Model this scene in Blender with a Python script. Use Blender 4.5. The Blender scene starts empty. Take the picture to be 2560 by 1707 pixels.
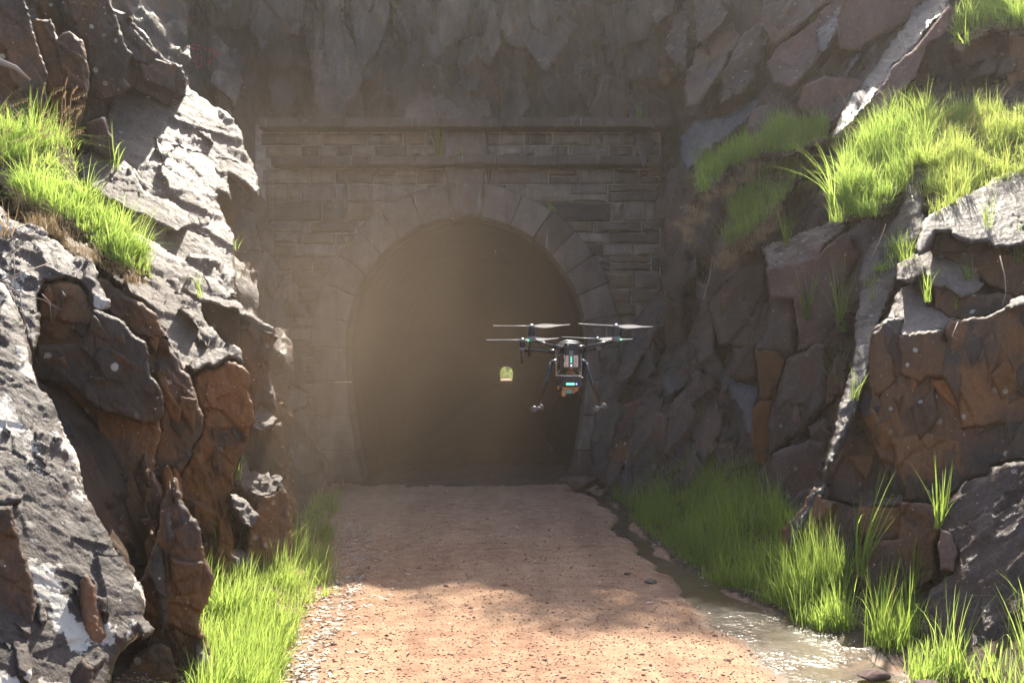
import bpy, bmesh, math, random
import numpy as np
from mathutils import Vector, Matrix
from mathutils.geometry import delaunay_2d_cdt

sc = bpy.context.scene
COL = sc.collection
rnd = random.Random(7)
rng = np.random.default_rng(7)

# ------------------------------------------------------------------ camera
CAM_Z = 1.97          # metres above the tunnel floor
FPX = 2743.0          # focal length in photo pixels (2560 wide)
CX, HY = 1280.0, 937.0
cam_d = bpy.data.cameras.new('camera')
cam = bpy.data.objects.new('camera', cam_d); COL.objects.link(cam)
cam.location = (0, 0, CAM_Z); cam.rotation_euler = (math.radians(90), 0, 0)
cam_d.sensor_width = 36; cam_d.lens = 36*FPX/2560; cam_d.shift_y = (HY-853.5)/2560
cam_d.clip_start = .05; cam_d.clip_end = 3000
sc.camera = cam

# ------------------------------------------------------------------ sky, sun, exposure
SUN_AZ, SUN_EL = 10.0, 48.0        # degrees right of the view direction, above the horizon
w = bpy.data.worlds.new('World'); sc.world = w; w.use_nodes = True
nt = w.node_tree; nt.nodes.clear()
sky = nt.nodes.new('ShaderNodeTexSky'); sky.sky_type = 'NISHITA'; sky.sun_disc = False
sky.sun_elevation = math.radians(SUN_EL); sky.sun_rotation = math.radians(SUN_AZ)
sky.air_density = 1.0; sky.dust_density = 2.0
bg = nt.nodes.new('ShaderNodeBackground'); bg.inputs['Strength'].default_value = 0.135
wo = nt.nodes.new('ShaderNodeOutputWorld')
nt.links.new(sky.outputs[0], bg.inputs[0]); nt.links.new(bg.outputs[0], wo.inputs[0])
sd = bpy.data.lights.new('sun', 'SUN'); sd.energy = 5.0; sd.angle = math.radians(.5); sd.color = (1, .91, .76)
sun = bpy.data.objects.new('sun', sd); COL.objects.link(sun)
az, el = math.radians(SUN_AZ), math.radians(SUN_EL)
SDIR = Vector((math.sin(az)*math.cos(el), math.cos(az)*math.cos(el), math.sin(el)))
sun.rotation_euler = SDIR.to_track_quat('Z', 'Y').to_euler()
sc.view_settings.view_transform = 'Standard'; sc.view_settings.look = 'None'
sc.view_settings.gamma = 1; sc.view_settings.use_curve_mapping = False
sc.view_settings.exposure = 1.5
sc.render.engine = 'CYCLES'
sc.cycles.use_denoising = True
sc.cycles.max_bounces = 7; sc.cycles.diffuse_bounces = 4; sc.cycles.transmission_bounces = 4
sc.cycles.transparent_max_bounces = 8; sc.cycles.volume_bounces = 1
sc.cycles.sample_clamp_indirect = 6; sc.cycles.caustics_reflective = False; sc.cycles.caustics_refractive = False

# ------------------------------------------------------------------ helpers
def ray(px, py):
    return np.array([(px-CX)/FPX, 1.0, -(py-HY)/FPX])
def at(px, py, Y):
    """point of the place seen at photo pixel px,py and Y metres ahead"""
    return np.array([(px-CX)/FPX*Y, Y, CAM_Z-(py-HY)/FPX*Y])

def _h(ix, iy, iz, s):
    n = (ix.astype(np.int64)*73856093) ^ (iy.astype(np.int64)*19349663) ^ (iz.astype(np.int64)*83492791) ^ (s*2654435761)
    n &= 0xffffffff
    n = ((n >> 16) ^ n)*0x45d9f3b & 0xffffffff
    n = ((n >> 16) ^ n)*0x45d9f3b & 0xffffffff
    n = (n >> 16) ^ n
    return (n & 0xffffff)/float(0xffffff)
def vnoise(P, seed=0):
    i = np.floor(P).astype(np.int64); f = P-i; f = f*f*(3-2*f)
    r = 0
    for dx in (0, 1):
        for dy in (0, 1):
            for dz in (0, 1):
                wt = (f[:, 0] if dx else 1-f[:, 0])*(f[:, 1] if dy else 1-f[:, 1])*(f[:, 2] if dz else 1-f[:, 2])
                r = r+wt*_h(i[:, 0]+dx, i[:, 1]+dy, i[:, 2]+dz, seed)
    return r*2-1
def fbm(P, scale, octv=4, seed=0, gain=.5):
    a, r, s = 1.0, 0, scale
    for k in range(octv):
        r = r+a*vnoise(P*s, seed+k*17); a *= gain; s *= 2.03
    return r
def chips(P, seed, tilt=.8):
    """broken-rock relief: every cell of a jittered lattice is a tilted plane of its own"""
    i = np.floor(P).astype(np.int64)
    bd = np.full(len(P), 1e9); bv = np.zeros(len(P))
    for dx in (-1, 0, 1):
        for dy in (-1, 0, 1):
            for dz in (-1, 0, 1):
                a, b, c = i[:, 0]+dx, i[:, 1]+dy, i[:, 2]+dz
                ox = a+.1+.8*_h(a, b, c, seed); oy = b+.1+.8*_h(a, b, c, seed+1); oz = c+.1+.8*_h(a, b, c, seed+2)
                qx, qy, qz = P[:, 0]-ox, P[:, 1]-oy, P[:, 2]-oz
                d = qx*qx+qy*qy+qz*qz
                hgt = _h(a, b, c, seed+3)*2-1
                v = hgt+tilt*(qx*(_h(a, b, c, seed+4)*2-1)+qy*(_h(a, b, c, seed+5)*2-1)+qz*(_h(a, b, c, seed+6)*2-1))
                m = d < bd
                bd = np.where(m, d, bd); bv = np.where(m, v, bv)
    return bv
def frame_of(g):
    g = np.array(g, float); g /= np.linalg.norm(g)
    a = np.cross(g, [0, 1, 0.13]); a /= np.linalg.norm(a); b = np.cross(g, a)
    return np.stack([g, a, b], 1)       # columns: along the grain, across, across
def relief(P, grain, rough=1.0, big=1.0, seed=0, stretch=2.6):
    F = frame_of(grain); Q = P@F; Q[:, 0] /= stretch
    W = Q+.05*np.stack([vnoise(Q*3.1, 91), vnoise(Q*3.1, 92), vnoise(Q*3.1, 93)], 1)
    d = big*.10*chips(W*1.15+seed*.37, 11+seed, 1.7)
    d += big*.045*chips(W*3.1+seed, 31+seed, 1.6)
    W2 = W*np.array([.6, 1, 1])
    d += rough*.010*chips(W2*8.5, 51+seed, 1.3)
    d += rough*.0055*chips(W2*24, 71+seed, 1.2)
    d += rough*.006*fbm(Q, 6, 4, 5)
    return d

def mesh_obj(name, verts, faces, mat, parent=None, smooth=True, mats=None, midx=None):
    me = bpy.data.meshes.new(name)
    verts = np.asarray(verts, np.float32)
    if isinstance(faces, np.ndarray):
        n, k = faces.shape
        me.vertices.add(len(verts)); me.vertices.foreach_set('co', verts.ravel())
        me.loops.add(n*k); me.loops.foreach_set('vertex_index', faces.astype(np.int32).ravel())
        me.polygons.add(n); me.polygons.foreach_set('loop_start', np.arange(0, n*k, k, dtype=np.int32))
        me.update(calc_edges=True)
    else:
        me.from_pydata(verts.tolist(), [], [list(map(int, f)) for f in faces]); me.update()
    for m in (mats or [mat]):
        me.materials.append(m)
    if midx is not None: me.polygons.foreach_set('material_index', np.asarray(midx, np.int32))
    if smooth: me.polygons.foreach_set('use_smooth', np.ones(len(me.polygons), bool))
    me.validate()
    o = bpy.data.objects.new(name, me); COL.objects.link(o)
    if parent is not None: o.parent = parent
    return o
def empty(name, loc=(0, 0, 0)):
    o = bpy.data.objects.new(name, None); COL.objects.link(o); o.location = loc; return o
def tag(o, label=None, cat=None, group=None, kind=None):
    if label: o['label'] = label
    if cat: o['category'] = cat
    if group: o['group'] = group
    if kind: o['kind'] = kind
    return o

# ------------------------------------------------------------------ materials
class NT:
    def __init__(s, name):
        s.m = bpy.data.materials.new(name); s.m.use_nodes = True; s.t = s.m.node_tree; s.t.nodes.clear()
    def n(s, typ, **kw):
        x = s.t.nodes.new(typ)
        for k, v in kw.items():
            if k.startswith('i_'):
                key = k[2:]; key = int(key) if key.isdigit() else key.replace('_', ' ')
                x.inputs[key].default_value = v
            else: setattr(x, k, v)
        return x
    def l(s, a, b): s.t.links.new(a, b)
    def noise(s, vec, scale, detail=6, rough=.55):
        x = s.n('ShaderNodeTexNoise'); x.inputs['Scale'].default_value = scale; x.inputs['Detail'].default_value = detail
        x.inputs['Roughness'].default_value = rough; s.l(vec, x.inputs['Vector']); return x.outputs['Fac']
    def ramp(s, fac, pts, interp='LINEAR'):
        x = s.n('ShaderNodeValToRGB'); x.color_ramp.interpolation = interp
        e = x.color_ramp.elements
        while len(e) < len(pts): e.new(.5)
        for k, (p, c) in enumerate(pts):
            e[k].position = p; e[k].color = (c, c, c, 1) if isinstance(c, (int, float)) else (*c, 1)
        s.l(fac, x.inputs[0]); return x.outputs[0]
    def mix(s, fac, a, b, mode='MIX'):
        x = s.n('ShaderNodeMix', data_type='RGBA', blend_type=mode)
        for sock, v in ((x.inputs[0], fac), (x.inputs[6], a), (x.inputs[7], b)):
            if hasattr(v, 'is_output'): s.l(v, sock)
            elif isinstance(v, (int, float)): sock.default_value = v
            else: sock.default_value = (*v, 1)
        return x.outputs[2]
    def mth(s, op, a, b=0.0):
        x = s.n('ShaderNodeMath', operation=op)
        for k, v in ((0, a), (1, b)):
            if hasattr(v, 'is_output'): s.l(v, x.inputs[k])
            else: x.inputs[k].default_value = v
        return x.outputs[0]
    def mapping(s, vec, scale=(1, 1, 1), rot=(0, 0, 0)):
        x = s.n('ShaderNodeMapping'); x.inputs['Scale'].default_value = scale; x.inputs['Rotation'].default_value = rot
        s.l(vec, x.inputs['Vector']); return x.outputs[0]
    def pos(s):
        return s.n('ShaderNodeTexCoord').outputs['Object']
    def bump(s, h, strength=.5, dist=.02, nrm=None):
        x = s.n('ShaderNodeBump'); x.inputs['Strength'].default_value = strength; x.inputs['Distance'].default_value = dist
        s.l(h, x.inputs['Height'])
        if nrm is not None: s.l(nrm, x.inputs['Normal'])
        return x.outputs[0]
    def out(s, col, rough=.8, nrm=None, spec=.35, metal=0.0):
        b = s.n('ShaderNodeBsdfPrincipled'); o = s.n('ShaderNodeOutputMaterial')
        for sock, v in ((b.inputs['Base Color'], col), (b.inputs['Roughness'], rough), (b.inputs['Metallic'], metal)):
            if hasattr(v, 'is_output'): s.l(v, sock)
            elif isinstance(v, (int, float)): sock.default_value = v
            else: sock.default_value = (*v, 1)
        b.inputs['Specular IOR Level'].default_value = spec
        if nrm is not None: s.l(nrm, b.inputs['Normal'])
        s.l(b.outputs[0], o.inputs[0]); s.b = b; return s.m

def rock_mat(name, dark, mid, light, rust=(.13, .045, .015), rust_amt=.3, lichen=.3, wet=0.0, patch=0.0, rot=(0, .5, 0), streak=.3, rough=.8, spec=.35, lich_col=(.42, .39, .34)):
    N = NT(name); p = N.pos()
    g = N.mapping(p, (1.0, 1.0, .38), rot)
    n1 = N.noise(g, 2.3, 10, .62); n2 = N.noise(p, .55, 5); n3 = N.noise(p, 1.3, 8, .65)
    n4 = N.noise(N.mapping(p, (3, 3, .35)), 2.2, 5)
    col = N.ramp(n1, [(.28, dark), (.5, mid), (.72, light)])
    rmask = N.ramp(n3, [(.62-.35*rust_amt, 0.0), (.78-.35*rust_amt, 1.0)])
    col = N.mix(N.mth('MULTIPLY', rmask, min(1, .35+rust_amt)), col, rust)
    smask = N.ramp(n4, [(.55, 0.0), (.72, 1.0)])
    col = N.mix(N.mth('MULTIPLY', smask, streak), col, light)
    fine = N.noise(p, 38, 6, .7)
    col = N.mix(.55, col, N.ramp(fine, [(.3, .35), (.55, 1.0), (.8, 1.5)]), 'MULTIPLY')
    oi = N.n('ShaderNodeObjectInfo'); col = N.mix(1.0, col, N.ramp(oi.outputs['Random'], [(0, (.62, .60, .60)), (.35, (.92, .9, .88)), (.7, (1.1, 1.06, 1.02)), (1, (1.4, 1.3, 1.2))]), 'MULTIPLY')
    if lichen > 0:
        v = N.n('ShaderNodeTexVoronoi', feature='F1'); N.l(p, v.inputs['Vector']); v.inputs['Scale'].default_value = 5.5
        vd = N.mth('ADD', v.outputs['Distance'], N.mth('MULTIPLY', N.noise(p, 14, 4), .22))
        big = N.ramp(N.noise(p, 1.1, 4), [(.45, 0.0), (.62, 1.0)])
        lm = N.mth('MULTIPLY', N.ramp(vd, [(.20+.06*lichen, 1.0), (.235+.06*lichen, 0.0)]), big)
        v2 = N.n('ShaderNodeTexVoronoi', feature='F1'); N.l(p, v2.inputs['Vector']); v2.inputs['Scale'].default_value = 15
        vd2 = N.mth('ADD', v2.outputs['Distance'], N.mth('MULTIPLY', N.noise(p, 30, 3), .2))
        lm2 = N.mth('MULTIPLY', N.ramp(vd2, [(.18, 1.0), (.21, 0.0)]), N.ramp(N.noise(p, 2.6, 3), [(.44, 0.0), (.54, 1.0)]))
        lm = N.mth('MULTIPLY', N.mth('MAXIMUM', lm, lm2), min(1, .4+lichen))
        col = N.mix(lm, col, lich_col)
    if patch:
        sepx = N.n('ShaderNodeSeparateXYZ'); N.l(N.mapping(p, (1.6, 1.6, .7), (0, .45, 0)), sepx.inputs[0])
        pm = N.mth('ADD', N.noise(N.mapping(p, (1.5, 1.5, .8), (0, .45, 0)), 2.6, 4, .5), N.mth('MULTIPLY', N.noise(p, 26, 4, .65), .22))
        col = N.mix(N.mth('MULTIPLY', N.ramp(pm, [(.745-.06*patch, 0.0), (.77-.06*patch, 1.0)]), .9), col, (.50, .46, .40))
    r = N.ramp(n2, [(.4, rough-.08), (.6, rough+.08)])
    if wet:
        wm = N.ramp(n4, [(.5-.2*wet, 0.0), (.62-.2*wet, 1.0)])
        r = N.mix(wm, r, (.28, .28, .28))
        col = N.mix(N.mth('MULTIPLY', wm, .5), col, dark)
    h1 = N.noise(N.mapping(p, (1, 1, .3), rot), 26, 9, .68); h2 = N.noise(p, 110, 4, .6)
    wv = N.n('ShaderNodeVectorMath', operation='ADD'); N.l(N.mapping(p, (1, 1, .42), rot), wv.inputs[0])
    ns = N.n('ShaderNodeTexNoise'); ns.inputs['Scale'].default_value = 9; ns.inputs['Detail'].default_value = 3; N.l(p, ns.inputs['Vector'])
    ms = N.n('ShaderNodeVectorMath', operation='SCALE'); ms.inputs['Scale'].default_value = .09; N.l(ns.outputs['Color'], ms.inputs[0]); N.l(ms.outputs[0], wv.inputs[1])
    def steps(scale):
        v = N.n('ShaderNodeTexVoronoi', feature='F1'); v.inputs['Scale'].default_value = scale; N.l(wv.outputs[0], v.inputs['Vector'])
        sx = N.n('ShaderNodeSeparateColor'); N.l(v.outputs['Color'], sx.inputs[0]); return N.mth('ADD', sx.outputs[0], N.mth('MULTIPLY', v.outputs['Distance'], -.8))
    nm = N.bump(steps(7), .8, .022); nm = N.bump(steps(19), .7, .010, nm)
    nm = N.bump(h1, .8, .024, nm); nm = N.bump(h2, .5, .007, nm)
    return N.out(col, r, nm, spec)

M = {}
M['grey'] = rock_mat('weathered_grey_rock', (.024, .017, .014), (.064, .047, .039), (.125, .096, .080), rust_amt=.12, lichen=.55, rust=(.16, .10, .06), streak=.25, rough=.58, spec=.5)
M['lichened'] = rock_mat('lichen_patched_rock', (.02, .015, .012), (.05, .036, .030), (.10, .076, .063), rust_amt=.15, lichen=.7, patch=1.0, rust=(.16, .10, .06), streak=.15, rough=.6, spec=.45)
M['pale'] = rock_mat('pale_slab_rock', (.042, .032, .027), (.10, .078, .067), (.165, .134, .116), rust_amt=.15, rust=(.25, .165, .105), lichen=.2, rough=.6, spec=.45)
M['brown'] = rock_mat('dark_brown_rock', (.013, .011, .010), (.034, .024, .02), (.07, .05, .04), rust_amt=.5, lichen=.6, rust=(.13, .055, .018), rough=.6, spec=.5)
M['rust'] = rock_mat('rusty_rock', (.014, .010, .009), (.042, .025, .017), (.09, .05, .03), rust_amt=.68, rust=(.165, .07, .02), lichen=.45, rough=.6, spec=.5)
M['orange'] = rock_mat('orange_stained_rock', (.07, .035, .02), (.13, .06, .027), (.17, .085, .04), rust_amt=.6, rust=(.18, .07, .022), lichen=0)
M['purple'] = rock_mat('purple_grey_rock', (.032, .021, .018), (.078, .053, .045), (.135, .10, .087), rust_amt=.40, lichen=.12, rust=(.13, .07, .045), wet=.25)
M['red'] = rock_mat('reddish_rock', (.05, .032, .032), (.10, .062, .056), (.15, .10, .09), rust_amt=.3, lichen=.1, rust=(.14, .06, .04))
M['wet'] = rock_mat('wet_sky_tinted_rock', (.022, .021, .025), (.055, .052, .058), (.11, .106, .116), rust_amt=.05, lichen=0, wet=1.0, rough=.45, spec=.45)  # wet rock; blue of the reflected sky put into the base colour
M['back'] = rock_mat('cliff_rock', (.016, .013, .012), (.070, .056, .049), (.175, .147, .128), rust_amt=.2, lichen=.0, rust=(.15, .10, .06), streak=.55, wet=.2)

def mat_plain(name, col, rough=.6, spec=.4, metal=0.0, emit=None, estr=1.0, var=0.0):
    N = NT(name); c = col
    if var:
        c = N.mix(var, col, N.ramp(N.noise(N.pos(), 14, 5), [(.3, .3), (.7, 1.3)]), 'MULTIPLY')
    m = N.out(c, rough, None, spec, metal)
    if emit: N.b.inputs['Emission Color'].default_value = (*emit, 1); N.b.inputs['Emission Strength'].default_value = estr
    return m

def leaf_mat(name, c0, c1, trans, tw=.6, rough=.5):
    """thin blades: light passes through them; every blade its own shade"""
    N = NT(name)
    geo = N.n('ShaderNodeNewGeometry')
    straw = (.26, .19, .09) if 'grass' in name else c1
    big = N.noise(N.pos(), 2.2, 3)
    rr_ = N.mth('ADD', N.mth('MULTIPLY', geo.outputs['Random Per Island'], .8), N.mth('MULTIPLY', N.ramp(big, [(.35, 0.0), (.65, 1.0)]), .2))
    col = N.ramp(rr_, [(0.0, c0), (.6, c1), (.9, tuple(min(1, x*1.3) for x in c1)), (.95, straw)])
    tcol = N.ramp(rr_, [(0.0, tuple(x*.65 for x in trans)), (.4, tuple(x*.95 for x in trans)), (.9, tuple(min(1, x*1.2) for x in trans)), (.95, straw)])
    b = N.n('ShaderNodeBsdfPrincipled'); b.inputs['Roughness'].default_value = rough; b.inputs['Specular IOR Level'].default_value = .35
    N.l(col, b.inputs['Base Color'])
    t = N.n('ShaderNodeBsdfTranslucent'); N.l(tcol, t.inputs[0])
    mx = N.n('ShaderNodeMixShader'); mx.inputs[0].default_value = tw
    N.l(b.outputs[0], mx.inputs[1]); N.l(t.outputs[0], mx.inputs[2])
    o = N.n('ShaderNodeOutputMaterial'); N.l(mx.outputs[0], o.inputs[0]); return N.m
M['grass'] = leaf_mat('fresh_grass', (.07, .12, .025), (.14, .20, .05), (.44, .60, .12))
M['grassdeep'] = leaf_mat('deep_green_grass', (.08, .14, .03), (.14, .21, .05), (.34, .48, .08))
M['dry'] = leaf_mat('dry_grass', (.16, .10, .055), (.30, .21, .12), (.34, .24, .12), .4)
M['litter'] = leaf_mat('leaf_litter', (.20, .13, .09), (.50, .44, .37), (.2, .15, .1), .15, .5)

# ------------------------------------------------------------------ rock builders
def inside(P, poly):
    x, y = P[:, 0], P[:, 1]; r = np.zeros(len(P), bool); n = len(poly)
    for i in range(n):
        x1, y1 = poly[i]; x2, y2 = poly[(i+1) % n]
        if y1 == y2: continue
        c = ((y1 > y) != (y2 > y)) & (x < (x2-x1)*(y-y1)/(y2-y1)+x1)
        r ^= c
    return r
def edge_dist(P, ring):
    a = ring; b = np.roll(ring, -1, 0); best = np.full(len(P), 1e9)
    for k in range(0, len(a)):
        d = b[k]-a[k]; L = (d*d).sum()+1e-9
        t = np.clip(((P-a[k])@d)/L, 0, 1)
        q = a[k]+t[:, None]*d
        best = np.minimum(best, ((P-q)**2).sum(1))
    return np.sqrt(best)
def wob(P, amp):
    Q = np.concatenate([P, np.zeros((len(P), 1))], 1)
    dx = vnoise(Q*.03, 3)*1.0+vnoise(Q*.12, 4)*.6+vnoise(Q*.33, 8)*.55
    dy = vnoise(Q*.03, 5)*1.0+vnoise(Q*.12, 6)*.6+vnoise(Q*.33, 9)*.55
    return P+amp*np.stack([dx, dy], 1)
PLANES = {}; POLYS = {}
def plane_depth(pl, px, py):
    n, c = pl
    return (c-n[2]*CAM_Z)/(n@ray(px, py))
def block(key, mat, poly, n, anchor, parent, grain=(.35, .45, -.8), rough=1.0, big=.6, sp=5.0, deep=1.1, rnd_r=.028, wobble=3.2, name='rock_slab', stretch=2.6, label=None):
    n = np.array(n, float); n /= np.linalg.norm(n)
    if isinstance(anchor[0], str):
        ref, ax, ay, off = anchor
        Y0 = plane_depth(PLANES[ref], ax, ay)+off
    else:
        ax, ay, Y0 = anchor
    c = float(n@at(ax, ay, Y0)); PLANES[key] = (n, c); POLYS[key] = poly
    P0 = np.array(poly, float); ring = []
    for i in range(len(P0)):
        a, b = P0[i], P0[(i+1) % len(P0)]; k = max(1, int(np.linalg.norm(b-a)/sp))
        for j in range(k): ring.append(a+(b-a)*j/k)
    ring = wob(np.array(ring), wobble)
    lo, hi = ring.min(0), ring.max(0)
    # nothing far outside the picture needs the fine grid
    gx = np.arange(lo[0], hi[0], sp); gy = np.arange(lo[1], hi[1], sp*.87)
    X, Yg = np.meshgrid(gx, gy); X[1::2] += sp/2
    G = np.stack([X.ravel(), Yg.ravel()], 1); G += rng.uniform(-.18, .18, G.shape)*sp
    off_pic = (G[:, 0] < -40) | (G[:, 0] > 2600) | (G[:, 1] < -40) | (G[:, 1] > 1750)
    G = G[~off_pic | (rng.random(len(G)) < .12)]
    G = G[inside(G, ring)]
    if len(G):
        ed = edge_dist(G, ring); G = G[ed > sp*.55]
    nr = len(ring); allp = np.concatenate([ring, G]) if len(G) else ring
    vs, es, fs, _, _, _ = delaunay_2d_cdt([Vector(p) for p in allp.tolist()], [(i, (i+1) % nr) for i in range(nr)], [], 1, 1e-4)
    V = np.array([(v.x, v.y) for v in vs]); F = np.array([f for f in fs if len(f) == 3], int)
    ed = edge_dist(V, ring)
    R = np.stack([(V[:, 0]-CX)/FPX, np.ones(len(V)), -(V[:, 1]-HY)/FPX], 1)
    Yd = (c-n[2]*CAM_Z)/(R@n)
    Yd = np.clip(Yd, Y0*.6, Y0*1.6)
    P = R*Yd[:, None]; P[:, 2] += CAM_Z
    dm = ed*Yd/FPX
    rr = rnd_r*(.6+.8*(vnoise(P*2.2, 33)*.5+.5))
    t = np.clip(dm/rr, 0, 1); back = rr*(1-np.sqrt(np.clip(1-(1-t)**2, 0, 1)))*1.3
    seed = sum(map(ord, key)) % 7
    disp = relief(P, grain, rough, big, seed, stretch)
    P = P+n[None, :]*disp[:, None]+R*back[:, None]
    # winding towards the camera
    A, B, Cc = P[F[:, 0]], P[F[:, 1]], P[F[:, 2]]
    nn = np.cross(B-A, Cc-A); toward = (nn*(A-np.array([0, 0, CAM_Z]))).sum(1) > 0
    F[toward] = F[toward][:, ::-1]
    # body behind the face
    on = np.where(ed < 1e-3*max(1, sp))[0]
    idx = {}
    for k, v in enumerate(V):
        pass
    from collections import Counter
    E = np.concatenate([F[:, [0, 1]], F[:, [1, 2]], F[:, [2, 0]]])
    key_e = np.sort(E, 1); u, inv, cnt = np.unique(key_e, axis=0, return_inverse=True, return_counts=True)
    bd = E[cnt[inv.ravel()] == 1]
    bv = np.unique(bd); nb = len(bv); remap = -np.ones(len(V), int); remap[bv] = np.arange(nb)
    cen = P.mean(0); verts = [P]; faces = [F]; base = len(P); prev = bv.copy()
    tri = []
    for s, tt in enumerate((.12, .4, 1.0)):
        Q = P[bv]+R[bv]/np.linalg.norm(R[bv], axis=1)[:, None]*deep*tt
        Q += (cen-P[bv])*np.array([1, 0, 1])*(.02+.13*tt*tt)
        Q += .03*tt*np.stack([vnoise(Q*4, 61), vnoise(Q*4, 62), vnoise(Q*4, 63)], 1)
        verts.append(Q); cur = base+np.arange(nb); base += nb
        a, b = bd[:, 0], bd[:, 1]
        pa, pb, ca, cb = prev[remap[a]], prev[remap[b]], cur[remap[a]], cur[remap[b]]
        tri.append(np.stack([pb, pa, ca], 1)); tri.append(np.stack([pb, ca, cb], 1)); prev = cur
    o = mesh_obj(name, np.concatenate(verts), np.concatenate([F]+tri), M[mat], parent)
    if label: o['label'] = label
    return o

def rbf(ctrl):
    C = np.array(ctrl, float); X = C[:, :2]/1000; D = np.linalg.norm(X[:, None]-X[None], axis=2)
    n = len(C); A = np.zeros((n+3, n+3)); A[:n, :n] = D+1e-6*np.eye(n); A[:n, n] = 1; A[:n, n+1:] = X
    A[n, :n] = 1; A[n+1:, :n] = X.T
    b = np.zeros(n+3); b[:n] = C[:, 2]; wts = np.linalg.solve(A, b)
    def f(G):
        Q = G/1000; r = np.zeros(len(Q))
        for k in range(n): r += wts[k]*np.linalg.norm(Q-X[k], axis=1)
        return r+wts[n]+Q@wts[n+1:]
    return f
RBFS = {}
def sheet(name, mat, ctrl, x0, x1, y0, y1, parent, grain, big=1.0, rough=1.0, sp=6.0, hole=None, seed=0, stretch=2.6, nrm=(0, -1, .2), keep=None):
    f = rbf(ctrl); RBFS[seed] = f
    gx = np.arange(x0, x1+sp, sp); gy = np.arange(y0, y1+sp, sp)
    X, Yy = np.meshgrid(gx, gy); G = np.stack([X.ravel(), Yy.ravel()], 1)
    G = G+rng.uniform(-.2, .2, G.shape)*sp
    Yd = f(G)
    R = np.stack([(G[:, 0]-CX)/FPX, np.ones(len(G)), -(G[:, 1]-HY)/FPX], 1)
    P = R*Yd[:, None]; P[:, 2] += CAM_Z
    n = np.array(nrm, float); n /= np.linalg.norm(n)
    P = P+n*relief(P, grain, rough, big, seed, stretch)[:, None]
    nx, ny = len(gx), len(gy); I = np.arange(nx*ny).reshape(ny, nx)
    q = np.stack([I[:-1, :-1].ravel(), I[1:, :-1].ravel(), I[1:, 1:].ravel(), I[:-1, 1:].ravel()], 1)
    c = G[q].mean(1)
    if hole is not None: q = q[~hole(c)]
    if keep is not None: q = q[keep(P[q].mean(1))]
    # outward body so that the cliff has thickness and casts a solid shadow
    return mesh_obj(name, P, q, M[mat], parent)

# ------------------------------------------------------------------ LEFT side of the cutting
GL = (.42, .55, -.72)          # foliation of the left wall: down and away
left = tag(empty('rock_cliff', (-3.2, 9, 0)), 'broken brown rock wall on the left side of the path, sunlit grey slabs over rusty faces', kind='structure')
left.location = (0, 0, 0)
L = dict(parent=left, grain=GL)
sheet('rock_face', 'brown', [(-500, -500, 11.5), (0, -400, 12.5), (400, -400, 15.5), (620, -300, 18), (0, 0, 11.5), (300, 0, 14), (500, 100, 15.5), (0, 300, 10.3),
      (300, 300, 13.2), (450, 300, 14.5), (200, 500, 11.4), (500, 600, 12.8), (560, 480, 13.6), (0, 600, 8.8), (300, 800, 9.4), (500, 900, 11), (650, 900, 12.2), (680, 1100, 12.4),
      (0, 1000, 7.2), (300, 1100, 8.3), (500, 1200, 10), (650, 1300, 12.3), (720, 1250, 13.4), (0, 1400, 6.6), (300, 1500, 7.4), (480, 1550, 8.6), (0, 1800, 6.0), (300, 1800, 6.5), (520, 1800, 7.3), (-500, 600, 7.5), (-500, 1400, 5.5), (-500, 1800, 5.0)],
      -500, 770, -500, 1800, left, GL, sp=9, seed=1, nrm=(.5, -.8, .3),
      hole=lambda c: (c[:, 0] > 640) & (c[:, 1] < 820) | (c[:, 0] > 600) & (c[:, 1] < 640) | (c[:, 0] > 470) & (c[:, 1] < 330) & (c[:, 1] > -50) | (c[:, 0] > 720) )
# upper shaded blocks
block('D1', 'purple', [(240, -260), (250, -20), (260, 5), (288, 20), (316, 33), (344, 56), (370, 82), (395, 120), (418, 148), (457, 161), (467, 204), (462, 240), (440, 258), (413, 258), (332, 217), (300, 235), (285, 300), (262, 330), (240, 310), (200, 330), (100, 250), (-250, 250), (-250, -260)], (.45, -.88, -.12), (400, 200, 12.7), deep=2.0, rough=.8, big=1.1, **L)
block('D1b', 'brown', [(255, -60), (318, 120), (331, 134), (320, 150), (310, 200), (326, 220), (300, 240), (262, 255), (225, 225), (215, 120), (150, 30), (160, -60)], (.3, -.94, -.15), (280, 150, 12.0), rough=.7, **L)
block('D3', 'brown', [(-250, -260), (50, -260), (62, 5), (74, 33), (87, 77), (102, 122), (122, 189), (118, 260), (60, 330), (0, 330), (-250, 330)], (.3, -.94, -.12), (50, 100, 10.3), rough=.8, big=1.0, **L)
block('D4', 'rust', [(87, 56), (112, 52), (128, 50), (145, 97), (178, 82), (203, 98), (215, 130), (225, 190), (215, 270), (190, 330), (140, 330), (120, 230), (118, 170), (100, 120)], (.25, -.95, -.1), (150, 180, 10.9), rough=.9, **L)
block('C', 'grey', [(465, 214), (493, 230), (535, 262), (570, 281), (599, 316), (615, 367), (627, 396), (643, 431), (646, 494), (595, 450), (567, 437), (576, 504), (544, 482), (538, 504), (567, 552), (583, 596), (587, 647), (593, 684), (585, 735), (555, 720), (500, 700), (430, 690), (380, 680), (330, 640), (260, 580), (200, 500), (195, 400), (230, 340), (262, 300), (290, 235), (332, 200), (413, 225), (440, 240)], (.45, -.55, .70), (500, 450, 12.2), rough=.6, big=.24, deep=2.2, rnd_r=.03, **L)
block('C2', 'grey', [(270, 405), (300, 392), (330, 420), (352, 480), (372, 520), (400, 560), (420, 590), (380, 600), (330, 575), (290, 520), (268, 450)], (.40, -.6, .69), ('C', 330, 500, -.14), rough=.8, big=.3, deep=.5, **L)
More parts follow.
